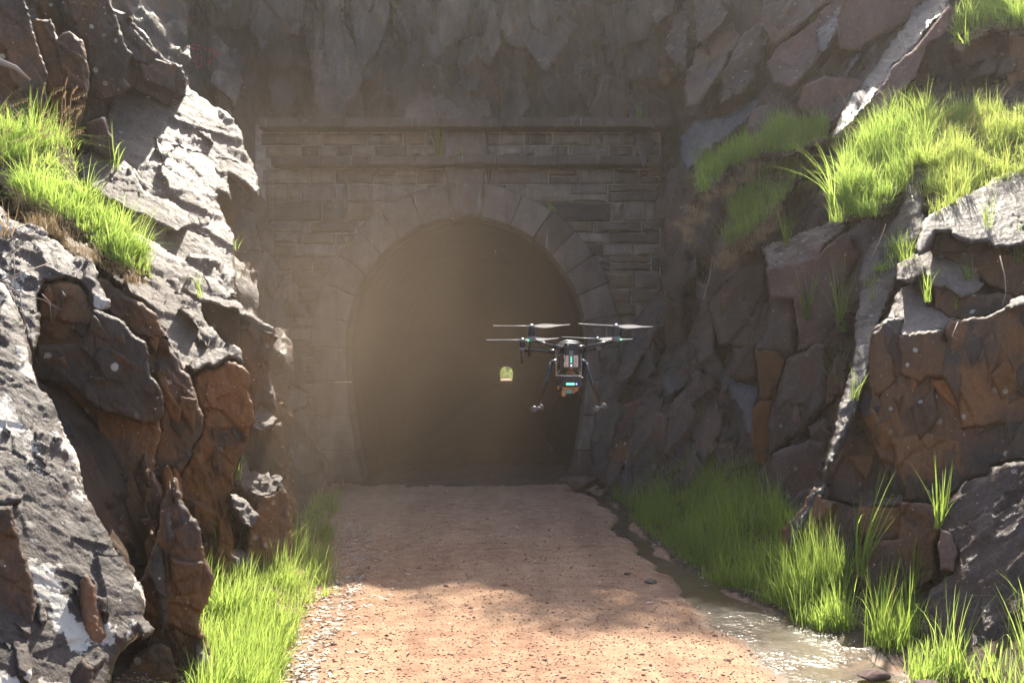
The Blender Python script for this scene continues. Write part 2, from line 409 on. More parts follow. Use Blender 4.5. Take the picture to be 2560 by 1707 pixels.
block('C3', 'pale', [(196, 388), (236, 384), (268, 402), (290, 440), (340, 470), (420, 500), (470, 530), (480, 560), (440, 580), (400, 560), (330, 530), (260, 490), (205, 450)], (.42, -.50, .76), ('C', 330, 480, -.22), rough=.35, big=.12, deep=.6, rnd_r=.03, **L)
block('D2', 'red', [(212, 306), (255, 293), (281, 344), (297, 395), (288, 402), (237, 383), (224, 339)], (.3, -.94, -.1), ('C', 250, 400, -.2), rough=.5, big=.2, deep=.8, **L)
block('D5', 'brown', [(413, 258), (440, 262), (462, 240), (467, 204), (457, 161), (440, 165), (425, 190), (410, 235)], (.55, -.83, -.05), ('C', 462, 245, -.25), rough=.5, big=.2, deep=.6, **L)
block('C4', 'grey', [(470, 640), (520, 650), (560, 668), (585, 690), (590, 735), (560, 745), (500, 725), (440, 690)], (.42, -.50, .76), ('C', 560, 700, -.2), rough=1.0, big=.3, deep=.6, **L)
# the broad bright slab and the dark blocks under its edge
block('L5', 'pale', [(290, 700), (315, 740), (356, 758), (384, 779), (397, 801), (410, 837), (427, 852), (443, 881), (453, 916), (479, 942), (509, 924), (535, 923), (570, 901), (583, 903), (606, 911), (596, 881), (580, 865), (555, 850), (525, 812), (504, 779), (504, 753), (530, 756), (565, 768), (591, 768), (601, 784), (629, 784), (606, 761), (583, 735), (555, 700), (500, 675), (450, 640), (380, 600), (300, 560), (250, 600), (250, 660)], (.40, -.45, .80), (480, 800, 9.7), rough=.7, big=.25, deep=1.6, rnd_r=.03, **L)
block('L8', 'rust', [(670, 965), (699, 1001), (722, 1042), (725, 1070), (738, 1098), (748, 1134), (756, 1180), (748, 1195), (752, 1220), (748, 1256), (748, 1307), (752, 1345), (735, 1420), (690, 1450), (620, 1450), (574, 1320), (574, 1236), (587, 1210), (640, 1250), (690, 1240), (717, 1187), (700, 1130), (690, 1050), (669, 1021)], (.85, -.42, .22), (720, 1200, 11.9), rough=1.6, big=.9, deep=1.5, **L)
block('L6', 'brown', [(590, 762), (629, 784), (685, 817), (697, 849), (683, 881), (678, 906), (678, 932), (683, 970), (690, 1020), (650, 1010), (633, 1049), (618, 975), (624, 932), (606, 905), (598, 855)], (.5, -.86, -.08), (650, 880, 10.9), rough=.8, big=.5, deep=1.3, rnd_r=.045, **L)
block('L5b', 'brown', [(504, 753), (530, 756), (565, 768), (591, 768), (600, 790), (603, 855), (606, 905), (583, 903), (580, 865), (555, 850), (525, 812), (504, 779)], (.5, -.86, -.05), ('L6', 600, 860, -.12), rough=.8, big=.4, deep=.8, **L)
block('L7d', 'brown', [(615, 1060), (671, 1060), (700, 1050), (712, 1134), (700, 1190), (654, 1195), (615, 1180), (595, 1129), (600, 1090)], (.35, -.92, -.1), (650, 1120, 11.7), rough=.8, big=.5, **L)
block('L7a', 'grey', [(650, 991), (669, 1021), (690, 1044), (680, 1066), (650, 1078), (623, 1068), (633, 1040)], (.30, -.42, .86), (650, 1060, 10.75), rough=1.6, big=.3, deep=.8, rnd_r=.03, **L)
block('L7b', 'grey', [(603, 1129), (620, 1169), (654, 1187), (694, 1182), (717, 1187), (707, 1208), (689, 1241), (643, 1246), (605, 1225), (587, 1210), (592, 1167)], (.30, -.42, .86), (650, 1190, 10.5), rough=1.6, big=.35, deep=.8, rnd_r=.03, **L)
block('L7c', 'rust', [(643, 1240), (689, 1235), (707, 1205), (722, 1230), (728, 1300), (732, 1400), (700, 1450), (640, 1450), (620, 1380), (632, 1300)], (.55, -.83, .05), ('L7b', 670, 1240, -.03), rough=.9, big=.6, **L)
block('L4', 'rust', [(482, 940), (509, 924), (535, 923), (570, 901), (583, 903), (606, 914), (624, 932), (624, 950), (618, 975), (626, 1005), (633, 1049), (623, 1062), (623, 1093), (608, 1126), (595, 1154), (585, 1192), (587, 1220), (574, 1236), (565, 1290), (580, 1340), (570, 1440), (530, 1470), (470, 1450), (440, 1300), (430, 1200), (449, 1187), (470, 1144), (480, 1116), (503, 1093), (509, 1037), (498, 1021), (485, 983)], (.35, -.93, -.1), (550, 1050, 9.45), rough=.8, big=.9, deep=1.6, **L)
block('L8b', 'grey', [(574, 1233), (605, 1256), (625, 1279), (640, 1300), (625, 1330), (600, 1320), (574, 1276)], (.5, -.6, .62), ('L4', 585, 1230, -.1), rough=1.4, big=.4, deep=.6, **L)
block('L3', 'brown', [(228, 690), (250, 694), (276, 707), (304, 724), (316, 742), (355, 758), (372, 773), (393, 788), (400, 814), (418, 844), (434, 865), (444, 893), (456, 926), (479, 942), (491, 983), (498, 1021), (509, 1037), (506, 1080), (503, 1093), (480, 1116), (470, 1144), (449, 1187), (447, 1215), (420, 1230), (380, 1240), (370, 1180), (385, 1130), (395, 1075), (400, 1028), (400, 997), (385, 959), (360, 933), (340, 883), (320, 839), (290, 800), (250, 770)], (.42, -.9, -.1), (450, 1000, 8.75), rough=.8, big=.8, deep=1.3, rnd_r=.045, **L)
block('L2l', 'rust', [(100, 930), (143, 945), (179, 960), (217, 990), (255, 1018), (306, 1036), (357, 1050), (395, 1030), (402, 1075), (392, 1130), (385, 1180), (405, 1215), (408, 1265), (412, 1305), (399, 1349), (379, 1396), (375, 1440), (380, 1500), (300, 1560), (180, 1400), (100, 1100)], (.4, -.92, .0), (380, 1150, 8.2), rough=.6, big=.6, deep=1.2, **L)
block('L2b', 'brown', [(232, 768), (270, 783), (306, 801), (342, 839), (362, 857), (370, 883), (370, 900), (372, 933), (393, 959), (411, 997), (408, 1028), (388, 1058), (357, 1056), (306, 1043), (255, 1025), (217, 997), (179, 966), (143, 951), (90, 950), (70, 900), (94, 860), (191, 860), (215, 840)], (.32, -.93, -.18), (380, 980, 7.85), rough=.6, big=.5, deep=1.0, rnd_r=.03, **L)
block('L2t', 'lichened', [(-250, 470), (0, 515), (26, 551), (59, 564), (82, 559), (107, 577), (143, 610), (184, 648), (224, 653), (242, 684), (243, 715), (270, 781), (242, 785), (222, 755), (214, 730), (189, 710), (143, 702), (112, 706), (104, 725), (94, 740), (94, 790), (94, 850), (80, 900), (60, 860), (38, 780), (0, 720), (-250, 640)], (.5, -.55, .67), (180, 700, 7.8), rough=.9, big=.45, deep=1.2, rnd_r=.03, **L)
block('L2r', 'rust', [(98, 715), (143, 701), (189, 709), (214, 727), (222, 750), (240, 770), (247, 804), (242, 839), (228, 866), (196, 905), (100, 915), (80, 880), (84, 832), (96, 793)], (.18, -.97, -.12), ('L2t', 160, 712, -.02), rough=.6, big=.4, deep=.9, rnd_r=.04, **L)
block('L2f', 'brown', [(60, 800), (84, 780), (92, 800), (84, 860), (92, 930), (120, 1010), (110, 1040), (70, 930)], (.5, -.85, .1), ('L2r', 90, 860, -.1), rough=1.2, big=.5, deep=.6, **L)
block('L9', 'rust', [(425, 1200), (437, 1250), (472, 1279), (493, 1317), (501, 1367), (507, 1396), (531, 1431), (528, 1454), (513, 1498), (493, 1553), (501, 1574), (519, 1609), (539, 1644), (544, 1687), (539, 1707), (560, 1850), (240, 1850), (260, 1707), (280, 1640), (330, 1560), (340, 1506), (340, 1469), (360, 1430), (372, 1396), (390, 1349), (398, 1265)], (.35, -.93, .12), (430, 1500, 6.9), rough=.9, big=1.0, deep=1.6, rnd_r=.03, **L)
block('L9a', 'grey', [(424, 1376), (440, 1362), (458, 1358), (480, 1368), (507, 1396), (478, 1400), (440, 1390)], (.15, -.45, .88), ('L9', 460, 1395, -.14), rough=1.0, big=.2, deep=.6, rnd_r=.02, **L)
block('L9b', 'rust', [(422, 1380), (440, 1388), (478, 1398), (507, 1394), (511, 1440), (496, 1483), (440, 1490), (426, 1430)], (.2, -.97, -.05), ('L9a', 460, 1393, -.01), rough=.7, big=.3, deep=.6, **L)
block('L9c', 'brown', [(398, 1355), (411, 1373), (417, 1454), (424, 1500), (415, 1560), (405, 1590), (400, 1520), (385, 1470), (368, 1437), (380, 1390)], (.5, -.8, .2), ('L9', 405, 1460, -.2), rough=1.0, big=.3, deep=.5, **L)
block('L9d', 'brown', [(440, 1190), (452, 1245), (480, 1290), (492, 1330), (478, 1340), (450, 1300), (440, 1250), (430, 1215)], (.6, -.7, .2), ('L9', 460, 1280, -.15), rough=1.0, big=.3, deep=.5, **L)
block('L9e', 'brown', [(412, 1260), (425, 1300), (438, 1340), (432, 1370), (410, 1350), (402, 1300)], (.5, -.8, .2), ('L9', 420, 1320, -.18), rough=1.0, big=.3, deep=.4, **L)
block('L9f', 'grey', [(489, 1594), (505, 1610), (539, 1644), (548, 1700), (545, 1760), (510, 1690), (495, 1640)], (.65, -.5, .55), ('L9', 520, 1660, -.12), rough=1.2, big=.3, deep=.4, **L)
block('L9g', 'rust', [(395, 1600), (425, 1615), (434, 1650), (450, 1700), (440, 1850), (300, 1850), (300, 1700), (330, 1640)], (.25, -.96, .05), ('L9', 400, 1650, -.2), rough=.9, big=.6, deep=.5, **L)
# nearest slab, speckled with white lichen
block('L1', 'lichened', [(-250, 560), (0, 705), (20, 740), (45, 790), (62, 850), (74, 900), (87, 946), (102, 974), (126, 1010), (133, 1043), (163, 1094), (189, 1145), (201, 1198), (217, 1239), (242, 1288), (264, 1320), (280, 1358), (303, 1396), (321, 1431), (350, 1469), (353, 1506), (354, 1547), (385, 1580), (355, 1592), (315, 1614), (291, 1658), (277, 1707), (270, 1850), (-250, 1850)], (.62, -.45, .64), (200, 1300, 6.2), rough=.5, big=.2, deep=1.3, rnd_r=.05, sp=4.5, **L)
block('L1b', 'brown', [(-250, 1255), (0, 1262), (32, 1264), (38, 1320), (61, 1390), (80, 1440), (84, 1483), (86, 1570), (85, 1700), (82, 1850), (-250, 1850)], (.25, -.96, .06), ('L1', 70, 1500, -.08), rough=.5, big=.5, deep=.6, **L)
block('L1a', 'brown', [(-60, 1235), (20, 1228), (56, 1236), (50, 1254), (0, 1262), (-60, 1262)], (.2, -.6, .6), ('L1', 20, 1250, -.08), rough=1., big=.2, deep=.3, **L)
block('L1c', 'brown', [(200, 1448), (216, 1431), (230, 1454), (242, 1489), (254, 1541), (268, 1585), (264, 1617), (240, 1634), (227, 1635), (216, 1600), (207, 1556), (201, 1498)], (.45, -.86, .25), ('L1', 235, 1560, -.03), rough=.6, big=.15, deep=.35, rnd_r=.03, **L)  # dark block over the slab, standing in for a shaded notch
block('L1d', 'brown', [(52, 1172), (95, 1180), (108, 1218), (60, 1222), (48, 1195)], (.35, -.9, .2), ('L1', 80, 1200, -.02), rough=.5, big=.15, deep=.3, rnd_r=.03, **L)
block('L1e', 'brown', [(203, 1645), (235, 1668), (236, 1740), (200, 1790), (150, 1740), (175, 1690)], (.3, -.93, .15), ('L1', 215, 1700, -.05), rough=.5, big=.2, deep=.3, **L)
block('L1g', 'grey', [(203, 1643), (230, 1636), (262, 1625), (268, 1640), (240, 1670)], (.3, -.4, .86), ('L1', 235, 1650, -.06), rough=.8, big=.2, deep=.3, **L)
block('L1h', 'grey', [(337, 1560), (352, 1548), (386, 1578), (372, 1585), (356, 1595), (345, 1580)], (.3, -.4, .86), ('L1', 355, 1570, -.06), rough=.8, big=.2, deep=.3, **L)

# ------------------------------------------------------------------ BACK of the cutting, above and beside the portal
back = tag(empty('rock_cliff'), 'sheer grey rock cliff rising behind and above the stone tunnel portal', kind='structure')
def back_hole(c):
    x, y = c[:, 0], c[:, 1]
    return (x > 715) & (x < 1632) & (y > 322)
sheet('rock_face', 'back', [(200, -600, 21.5), (800, -600, 22), (1400, -600, 22), (1800, -600, 22), (200, 0, 19), (500, 0, 20), (900, 0, 20.9), (1300, 0, 21), (1660, 0, 20.9), (1800, 0, 21), (300, 500, 17), (560, 300, 20), (690, 300, 20.6), (1200, 310, 20.75), (1650, 310, 20.6), (1750, 400, 21),
      (500, 800, 17.5), (620, 600, 19.4), (700, 700, 20.1), (740, 1000, 20.1), (700, 1000, 18.8), (600, 1200, 17.0), (700, 1290, 15.8), (790, 1240, 18.2), (850, 1215, 19.6), (1640, 700, 20.5), (1640, 1200, 20.3), (1800, 1200, 21)],
      150, 1850, -560, 1330, back, (.1, .15, -1), sp=6, big=1.5, rough=1.0, seed=2, keep=lambda p: p[:, 2] < 12.5+.33*p[:, 0]+.3*np.sin(p[:, 0]*3.1)+.2*np.sin(p[:, 0]*7.7), hole=back_hole, nrm=(.05, -1, .1), stretch=3.2)  # top edge, out of view, shaped for where its shadow falls
K = dict(parent=back, grain=(.1, .1, -1), stretch=3.0)
block('K1', 'back', [(395, -300), (760, -300), (765, 60), (745, 90), (700, 80), (672, 130), (655, 120), (610, 66), (560, 70), (480, 65), (390, 45), (370, 40)], (.05, -.98, -.12), (600, 20, 19.9), rough=.4, big=.5, deep=1.0, **K)
block('K2', 'back', [(765, -300), (870, -300), (862, 60), (880, 100), (905, 200), (890, 250), (850, 310), (800, 310), (775, 160), (760, 80)], (-.15, -.98, .1), (820, 100, 20.3), rough=.6, big=.6, deep=.9, **K)
block('K3', 'back', [(1600, -300), (1700, -300), (1690, 30), (1640, 55), (1625, 100), (1575, 110), (1560, 60), (1585, 0)], (.1, -.98, -.1), (1630, 20, 20.3), rough=.5, big=.6, deep=.9, **K)
block('K4', 'back', [(1440, 160), (1475, 145), (1490, 200), (1478, 245), (1450, 240), (1435, 200)], (-.1, -.95, .25), (1460, 190, 20.55), rough=.5, big=.3, deep=.5, **K)
block('K5', 'back', [(880, -300), (980, -300), (975, 40), (960, 100), (925, 160), (890, 180), (878, 60)], (.12, -.98, .1), (925, 40, 20.4), rough=.5, big=.5, deep=.8, **K)
block('K6', 'purple', [(1010, 290), (1030, 250), (1090, 200), (1120, 235), (1150, 215), (1200, 220), (1235, 290), (1200, 305), (1020, 305)], (.05, -.85, .5), (1120, 260, 20.5), rough=.7, big=.7, deep=.6, **K)
block('K7', 'back', [(1150, 100), (1190, 90), (1210, 140), (1190, 230), (1160, 225), (1145, 160)], (.05, -.95, .2), (1175, 160, 20.5), rough=.6, big=.5, deep=.6, **K)
block('K8', 'purple', [(1245, 10), (1330, 0), (1345, 90), (1300, 130), (1260, 110), (1240, 60)], (-.1, -.95, .1), (1290, 60, 20.5), rough=.6, big=.5, deep=.6, **K)
block('K9', 'back', [(590, 480), (640, 560), (700, 700), (720, 900), (700, 1040), (650, 980), (600, 760), (560, 560)], (.5, -.86, .1), (650, 760, 18.7), rough=.8, big=1.0, deep=1.2, **K)
block('K10', 'back', [(700, 960), (760, 980), (800, 1100), (820, 1215), (760, 1260), (700, 1280), (690, 1100)], (.4, -.9, .15), (750, 1130, 18.4), rough=.8, big=1.0, deep=1.0, **K)

# ------------------------------------------------------------------ RIGHT side of the cutting
GR = (-.55, .25, -.8)
right = tag(empty('rock_cliff'), 'wet reddish rock wall on the right side of the path, hung with grass', kind='structure')
Rr = dict(parent=right, grain=GR)
sheet('rock_face', 'purple', [(1600, -500, 23.5), (1660, 0, 21.2), (1672, 330, 20.6), (1650, 700, 20.0), (1560, 900, 19.8), (1480, 1215, 19.9), (1560, 1250, 17.4), (1640, 1290, 15.4), (1760, 1350, 13.2), (1900, 1430, 11.2), (2080, 1510, 9.6), (2200, 1600, 8.4), (2560, 1720, 7.2),
      (1750, 600, 18.4), (1800, 950, 16.2), (1900, 1150, 13.4), (1850, 350, 18.2), (1900, 0, 19), (1900, -500, 21.5), (2050, 300, 16), (2200, 0, 16.8), (2200, -500, 19), (2150, 650, 13), (2100, 1000, 11.6), (2350, 100, 15.3), (2350, 400, 13.2), (2560, 50, 15.0), (2560, 350, 12.8), (2450, 600, 12.2), (2300, 720, 12.0), (2560, 700, 11.6), (2750, 600, 11.4), (2450, 850, 11.0), (3000, 0, 13.5), (3000, -500, 15.5), (2560, -500, 17), (2750, 1000, 9.6), (2560, 1200, 9.6), (2400, 1500, 8.7), (3000, 1200, 8), (3000, 1800, 6.3), (2700, 1800, 6.6), (3000, 600, 10.6)],
      1440, 3000, -520, 1850, right, GR, sp=7, seed=3, big=1.5, rough=1.0, nrm=(-.6, -.7, .35), stretch=3.0,
      keep=lambda p: (p[:, 2] < 10.3+.35*np.sin(p[:, 0]*2.3)+.25*np.sin(p[:, 0]*5.1)) | (p[:, 0] < 5.0),  # unseen top cut to let sun reach the water and keep shade above
      hole=lambda c: (c[:, 0] < 1648) & (c[:, 1] < 760) | (c[:, 0] < 1560) & (c[:, 1] < 960) | (c[:, 1] < 320) & (c[:, 0] < 1660) | (c[:, 0] < 1480) & (c[:, 1] < 1180))
for key, mt, poly, n, anc, kw in [
    ('U1', 'purple', [(1692, 36), (1725, 28), (1722, 102), (1717, 153), (1712, 185), (1690, 165), (1664, 133), (1666, 102)], (-.6, -.6, .52), (1700, 100, 19.6), {}),
    ('U2', 'brown', [(1661, 135), (1697, 172), (1697, 200), (1668, 215), (1642, 202), (1640, 145)], (-.2, -.8, -.55), (1670, 170, 19.9), {}),  # dark downward-facing block standing in for the shade of a hollow
    ('U3', 'purple', [(1780, -60), (1804, 3), (1824, 38), (1800, 60), (1763, 89), (1745, 120), (1735, 60), (1740, -20)], (-.6, -.6, .52), (1780, 40, 18.8), {}),
    ('U3b', 'purple', [(1740, 120), (1770, 95), (1830, 60), (1850, 90), (1830, 140), (1790, 200), (1750, 260), (1715, 270), (1718, 190)], (-.55, -.65, .5), (1780, 150, 18.6), {}),
    ('U3c', 'purple', [(1850, 100), (1900, 60), (1935, 90), (1900, 150), (1850, 230), (1800, 260), (1810, 200)], (-.55, -.65, .5), (1860, 150, 18.0), {}),
    ('U4', 'red', [(1916, 158), (1942, 122), (2008, 77), (2085, 8), (2130, -60), (2120, 30), (2085, 84), (2054, 133), (2034, 158), (1978, 217), (1927, 204)], (-.6, -.55, .58), (2000, 130, 16.6), dict(big=.3, rough=.5)),
    ('U4w', 'wet', [(2040, 80), (2090, 20), (2118, -40), (2128, -20), (2100, 70), (2070, 120), (2050, 140)], (-.6, -.5, .62), ('U4', 2080, 60, -.05), dict(big=.2, rough=.8, deep=.4)),
    ('U4b', 'purple', [(1930, -200), (2110, -200), (2080, 0), (2000, 75), (1940, 118), (1900, 60), (1905, 0)], (-.5, -.8, .3), (1990, 0, 17.4), dict(big=.6)),
    ('U5', 'red', [(2111, -60), (2330, -60), (2290, 20), (2254, 66), (2188, 97), (2162, 117), (2149, 128), (2101, 128), (2093, 46)], (-.5, -.85, .05), (2180, 50, 15.9), dict(big=.4, rough=.6)),
    ('U6', 'wet', [(2295, -120), (2375, -120), (2374, 8), (2366, 31), (2315, 77), (2284, 115), (2239, 158), (2195, 224), (2134, 306), (2075, 350), (2105, 281), (2162, 191), (2203, 143), (2239, 102), (2277, 51)], (-.55, -.38, .74), (2210, 160, 14.6), dict(big=.25, rough=.9, deep=.8)),
    ('U6b', 'red', [(2374, 8), (2380, 30), (2372, 60), (2350, 95), (2320, 110), (2310, 130), (2290, 190), (2250, 250), (2190, 300), (2134, 306), (2195, 224), (2239, 158), (2284, 115), (2330, 70)], (-.45, -.85, .25), ('U6', 2240, 200, -.03), dict(big=.4, rough=.6)),
    ('U7', 'red', [(2008, 214), (2060, 190), (2140, 195), (2170, 210), (2111, 272), (2090, 310), (2040, 300), (1995, 270)], (-.4, -.9, -.1), (2080, 240, 15.9), dict(big=.5, rough=.5)),
    ('U7w', 'wet', [(2110, 190), (2125, 150), (2150, 125), (2148, 140), (2128, 170), (2115, 195)], (-.5, -.5, .7), ('U7', 2120, 190, -.2), dict(big=.1, deep=.3)),
    ('U8', 'red', [(1880, 275), (1939, 245), (1970, 245), (1998, 265), (2008, 301), (1932, 342), (1855, 354), (1868, 306)], (-.45, -.75, .45), (1940, 300, 16.5), dict(big=.4, rough=.5, rnd_r=.07)),
    ('U9', 'wet', [(1705, 350), (1745, 310), (1809, 288), (1870, 258), (1910, 246), (1868, 293), (1804, 344), (1763, 390), (1715, 440), (1700, 400)], (-.5, -.5, .7), (1800, 320, 17.6), dict(big=.4)),
    ('U10', 'red', [(2389, 122), (2478, 71), (2494, 138), (2473, 153), (2389, 171), (2380, 150)], (-.3, -.94, .1), (2430, 120, 14.5), dict(big=.3, rough=.5)),
    ('U11', 'red', [(2380, 175), (2470, 158), (2500, 145), (2530, 170), (2520, 300), (2300, 300), (2305, 220), (2345, 100), (2385, 80), (2390, 120)], (-.4, -.8, .3), (2400, 240, 14.7), dict(big=.5, rough=.6)),
    ('U12', 'rust', [(2525, 80), (2560, 74), (2800, 40), (2800, 330), (2530, 300), (2515, 180)], (-.3, -.94, .05), (2560, 180, 13.9), dict(big=.5, rough=.7)),
    ('V1', 'purple', [(1665, 440), (1700, 400), (1735, 460), (1720, 600), (1735, 700), (1700, 760), (1665, 740), (1655, 600)], (-.75, -.6, .2), (1700, 560, 18.9), dict(big=.8)),
    ('V2', 'purple', [(1560, 880), (1600, 790), (1660, 720), (1720, 690), (1730, 720), (1660, 800), (1610, 880), (1570, 960), (1540, 960)], (-.6, -.55, .58), (1640, 800, 18.9), dict(big=.4, rough=1.2)),
    ('V3', 'back', [(1500, 900), (1560, 860), (1590, 960), (1585, 1100), (1570, 1200), (1500, 1215), (1478, 1100)], (-.5, -.85, .1), (1540, 1040, 19.3), dict(big=.9)),
    ('V4', 'purple', [(1600, 1020), (1660, 990), (1655, 1090), (1640, 1200), (1600, 1260), (1560, 1250), (1575, 1120)], (-.6, -.75, .3), (1610, 1130, 17.3), dict(big=.7)),
    ('V5', 'back', [(1660, 960), (1665, 900), (1700, 885), (1765, 880), (1760, 920), (1700, 980), (1668, 1000)], (-.5, -.6, .62), (1710, 930, 17.8), dict(big=.5)),
    ('V6', 'purple', [(1665, 1000), (1750, 930), (1790, 940), (1830, 990), (1850, 1060), (1850, 1180), (1760, 1260), (1680, 1230), (1655, 1130)], (-.55, -.8, .25), (1750, 1090, 15.9), dict(big=1.2, rough=1.3)),
    ('B7', 'purple', [(1770, 690), (1784, 666), (1855, 614), (1901, 627), (1916, 671), (1913, 780), (1920, 860), (1870, 870), (1800, 860), (1772, 760)], (-.45, -.88, .12), (1850, 740, 15.6), dict(big=.5, rough=.5, rnd_r=.07)),
    ('B7b', 'purple', [(1735, 700), (1775, 710), (1790, 800), (1800, 900), (1830, 980), (1800, 990), (1760, 920), (1740, 840)], (-.6, -.75, .2), (1780, 850, 16.3), dict(big=.7)),
    ('R3t', 'purple', [(1901, 625), (1990, 596), (2060, 560), (2100, 535), (2118, 545), (2110, 585), (2085, 602), (2053, 631), (2002, 657), (1990, 660), (1920, 668)], (-.30, -.42, .86), (2020, 620, 13.3), dict(big=.25, rough=.6, rnd_r=.05)),
    ('R3f', 'red', [(1914, 666), (1990, 655), (2053, 629), (2085, 600), (2112, 575), (2150, 640), (2100, 720), (2060, 860), (2000, 880), (1985, 750), (1925, 745)], (-.4, -.91, .05), ('R3t', 2010, 655, -.02), dict(big=.5, rough=.5)),
    ('B1', 'purple', [(1930, 735), (1960, 728), (1991, 745), (1997, 798), (1988, 830), (1991, 871), (1956, 899), (1946, 886), (1892, 879), (1892, 858), (1911, 833), (1921, 788)], (-.35, -.93, .12), (1950, 820, 13.3), dict(big=.3, rough=.4, rnd_r=.07)),
    ('B5', 'red', [(1838, 871), (1889, 862), (1897, 903), (1897, 948), (1867, 956), (1825, 940), (1832, 897)], (-.35, -.93, -.05), (1865, 910, 14.1), dict(big=.4, rough=.5, rnd_r=.09)),
    ('B6', 'wet', [(1815, 946), (1860, 958), (1897, 967), (1897, 992), (1883, 1024), (1883, 1090), (1862, 1080), (1855, 1030), (1832, 999)], (-.5, -.6, .62), (1865, 990, 13.9), dict(big=.2, rough=.7)),
    ('B2a', 'orange', [(1890, 872), (1946, 882), (1961, 903), (1953, 928), (1943, 957), (1937, 1007), (1900, 995), (1896, 950), (1892, 900)], (-.15, -.98, -.08), (1920, 940, 13.25), dict(big=.2, rough=.3)),
    ('B2b', 'orange', [(1877, 1024), (1900, 1000), (1930, 1000), (1927, 1070), (1925, 1152), (1908, 1160), (1886, 1148), (1878, 1100)], (-.15, -.98, -.05), (1905, 1080, 13.0), dict(big=.2, rough=.3)),
    ('B3', 'purple', [(1969, 893), (2010, 881), (2042, 858), (2063, 858), (2070, 909), (2076, 989), (2061, 1030), (2023, 1062), (1991, 1094), (1956, 1120), (1922, 1135), (1919, 1069), (1935, 1005), (1957, 925)], (-.4, -.9, .12), (1990, 990, 12.4), dict(big=.4, rough=.4, rnd_r=.07)),
    ('B4', 'red', [(1930, 1132), (1962, 1121), (2023, 1099), (2066, 1102), (2060, 1158), (2050, 1200), (2040, 1260), (1946, 1260), (1937, 1196)], (-.35, -.93, .1), (1990, 1180, 12.0), dict(big=.3, rough=.5, rnd_r=.1)),
    ('B4b', 'red', [(2023, 1068), (2060, 1045), (2085, 1055), (2080, 1100), (2030, 1095)], (-.3, -.93, .1), (2050, 1075, 12.1), dict(big=.2, rough=.4, rnd_r=.1)),
    ('S1', 'grey', [(2300, 385), (2270, 440), (2255, 500), (2240, 536), (2210, 590), (2180, 620), (2159, 665), (2150, 710), (2141, 785), (2136, 850), (2128, 918), (2112, 969), (2096, 1020), (2086, 1071), (2072, 1120), (2055, 1165), (2083, 1150), (2110, 1090), (2140, 1017), (2172, 915), (2185, 829), (2215, 770), (2240, 698), (2256, 650), (2290, 620), (2318, 560), (2310, 530), (2310, 464), (2340, 443), (2352, 390)], (-.46, -.50, .73), (2200, 750, 10.6), dict(big=.2, rough=.8, deep=.9, rnd_r=.04)),
    ('F1', 'brown', [(2188, 813), (2214, 803), (2249, 832), (2271, 838), (2354, 824), (2376, 800), (2465, 791), (2519, 767), (2528, 752), (2560, 752), (2850, 735), (2850, 1130), (2560, 1149), (2478, 1164), (2466, 1183), (2415, 1202), (2392, 1227), (2357, 1262), (2256, 1262), (2152, 1268), (2120, 1262), (2061, 1253), (2064, 1230), (2054, 1176), (2083, 1125), (2092, 1040), (2140, 1017), (2166, 915), (2179, 829)], (-.5, -.86, .05), (2200, 1150, 9.85), dict(big=.5, rough=.5, deep=1.5, grain=(0, .1, -1))),
    ('F1b', 'rust', [(2362, 826), (2376, 800), (2465, 791), (2519, 767), (2528, 752), (2560, 752), (2850, 735), (2850, 1040), (2560, 1060), (2472, 1065), (2404, 1073), (2398, 1040), (2391, 951), (2375, 880)], (-.45, -.89, .02), ('F1', 2400, 950, -.06), dict(big=.3, rough=.4, deep=.5, grain=(0, .1, -1))),
    ('F1a', 'orange', [(2324, 945), (2391, 951), (2397, 1032), (2351, 991), (2328, 966)], (-.3, -.95, .1), ('F1', 2360, 980, -.04), dict(big=.1, rough=.4, deep=.3, rnd_r=.03)),
    ('F1c', 'rust', [(2179, 829), (2205, 815), (2214, 854), (2230, 900), (2242, 950), (2200, 990), (2168, 987), (2168, 915)], (-.5, -.86, .0), ('F1', 2200, 900, -.07), dict(big=.3, rough=.6, deep=.4, grain=(0, .1, -1))),
    ('F1d', 'rust', [(2245, 835), (2354, 826), (2372, 880), (2386, 950), (2322, 943), (2300, 960), (2250, 935), (2248, 880)], (-.42, -.9, .03), ('F1', 2300, 880, -.07), dict(big=.2, rough=.5, deep=.3, grain=(0, .1, -1))),
    ('F1e', 'rust', [(2225, 1095), (2320, 1080), (2400, 1100), (2420, 1190), (2390, 1220), (2355, 1255), (2262, 1256), (2240, 1180)], (-.42, -.9, .03), ('F1', 2300, 1180, -.05), dict(big=.3, rough=.6, deep=.3, grain=(0, .1, -1))),
    ('F1f', 'wet', [(2146, 1010), (2165, 960), (2200, 1000), (2196, 1030), (2172, 1045), (2148, 1034)], (-.45, -.7, .5), ('F1', 2170, 1020, -.05), dict(big=.1, rough=.7, deep=.2)),
    ('T1', 'pale', [(2216, 800), (2228, 764), (2240, 731), (2282, 712), (2306, 734), (2321, 764), (2348, 770), (2390, 798), (2360, 824), (2321, 832), (2276, 842), (2249, 836), (2258, 800)], (-.05, -.54, .84), ('F1', 2300, 838, -.03), dict(big=.15, rough=.7, deep=.4, rnd_r=.03)),
    ('T1s', 'brown', [(2182, 830), (2216, 798), (2262, 796), (2250, 838), (2213, 850), (2186, 850)], (-.3, -.92, .2), ('T1', 2235, 800, -.03), dict(big=.2, rough=.6, deep=.3, rnd_r=.03)),
    ('T1w', 'brown', [(2330, 704), (2342, 764), (2322, 768), (2350, 774), (2392, 800), (2465, 795), (2525, 765), (2530, 735), (2435, 731), (2380, 715)], (-.3, -.94, .1), ('T1', 2380, 798, .1), dict(big=.5, rough=.7, deep=.5)),
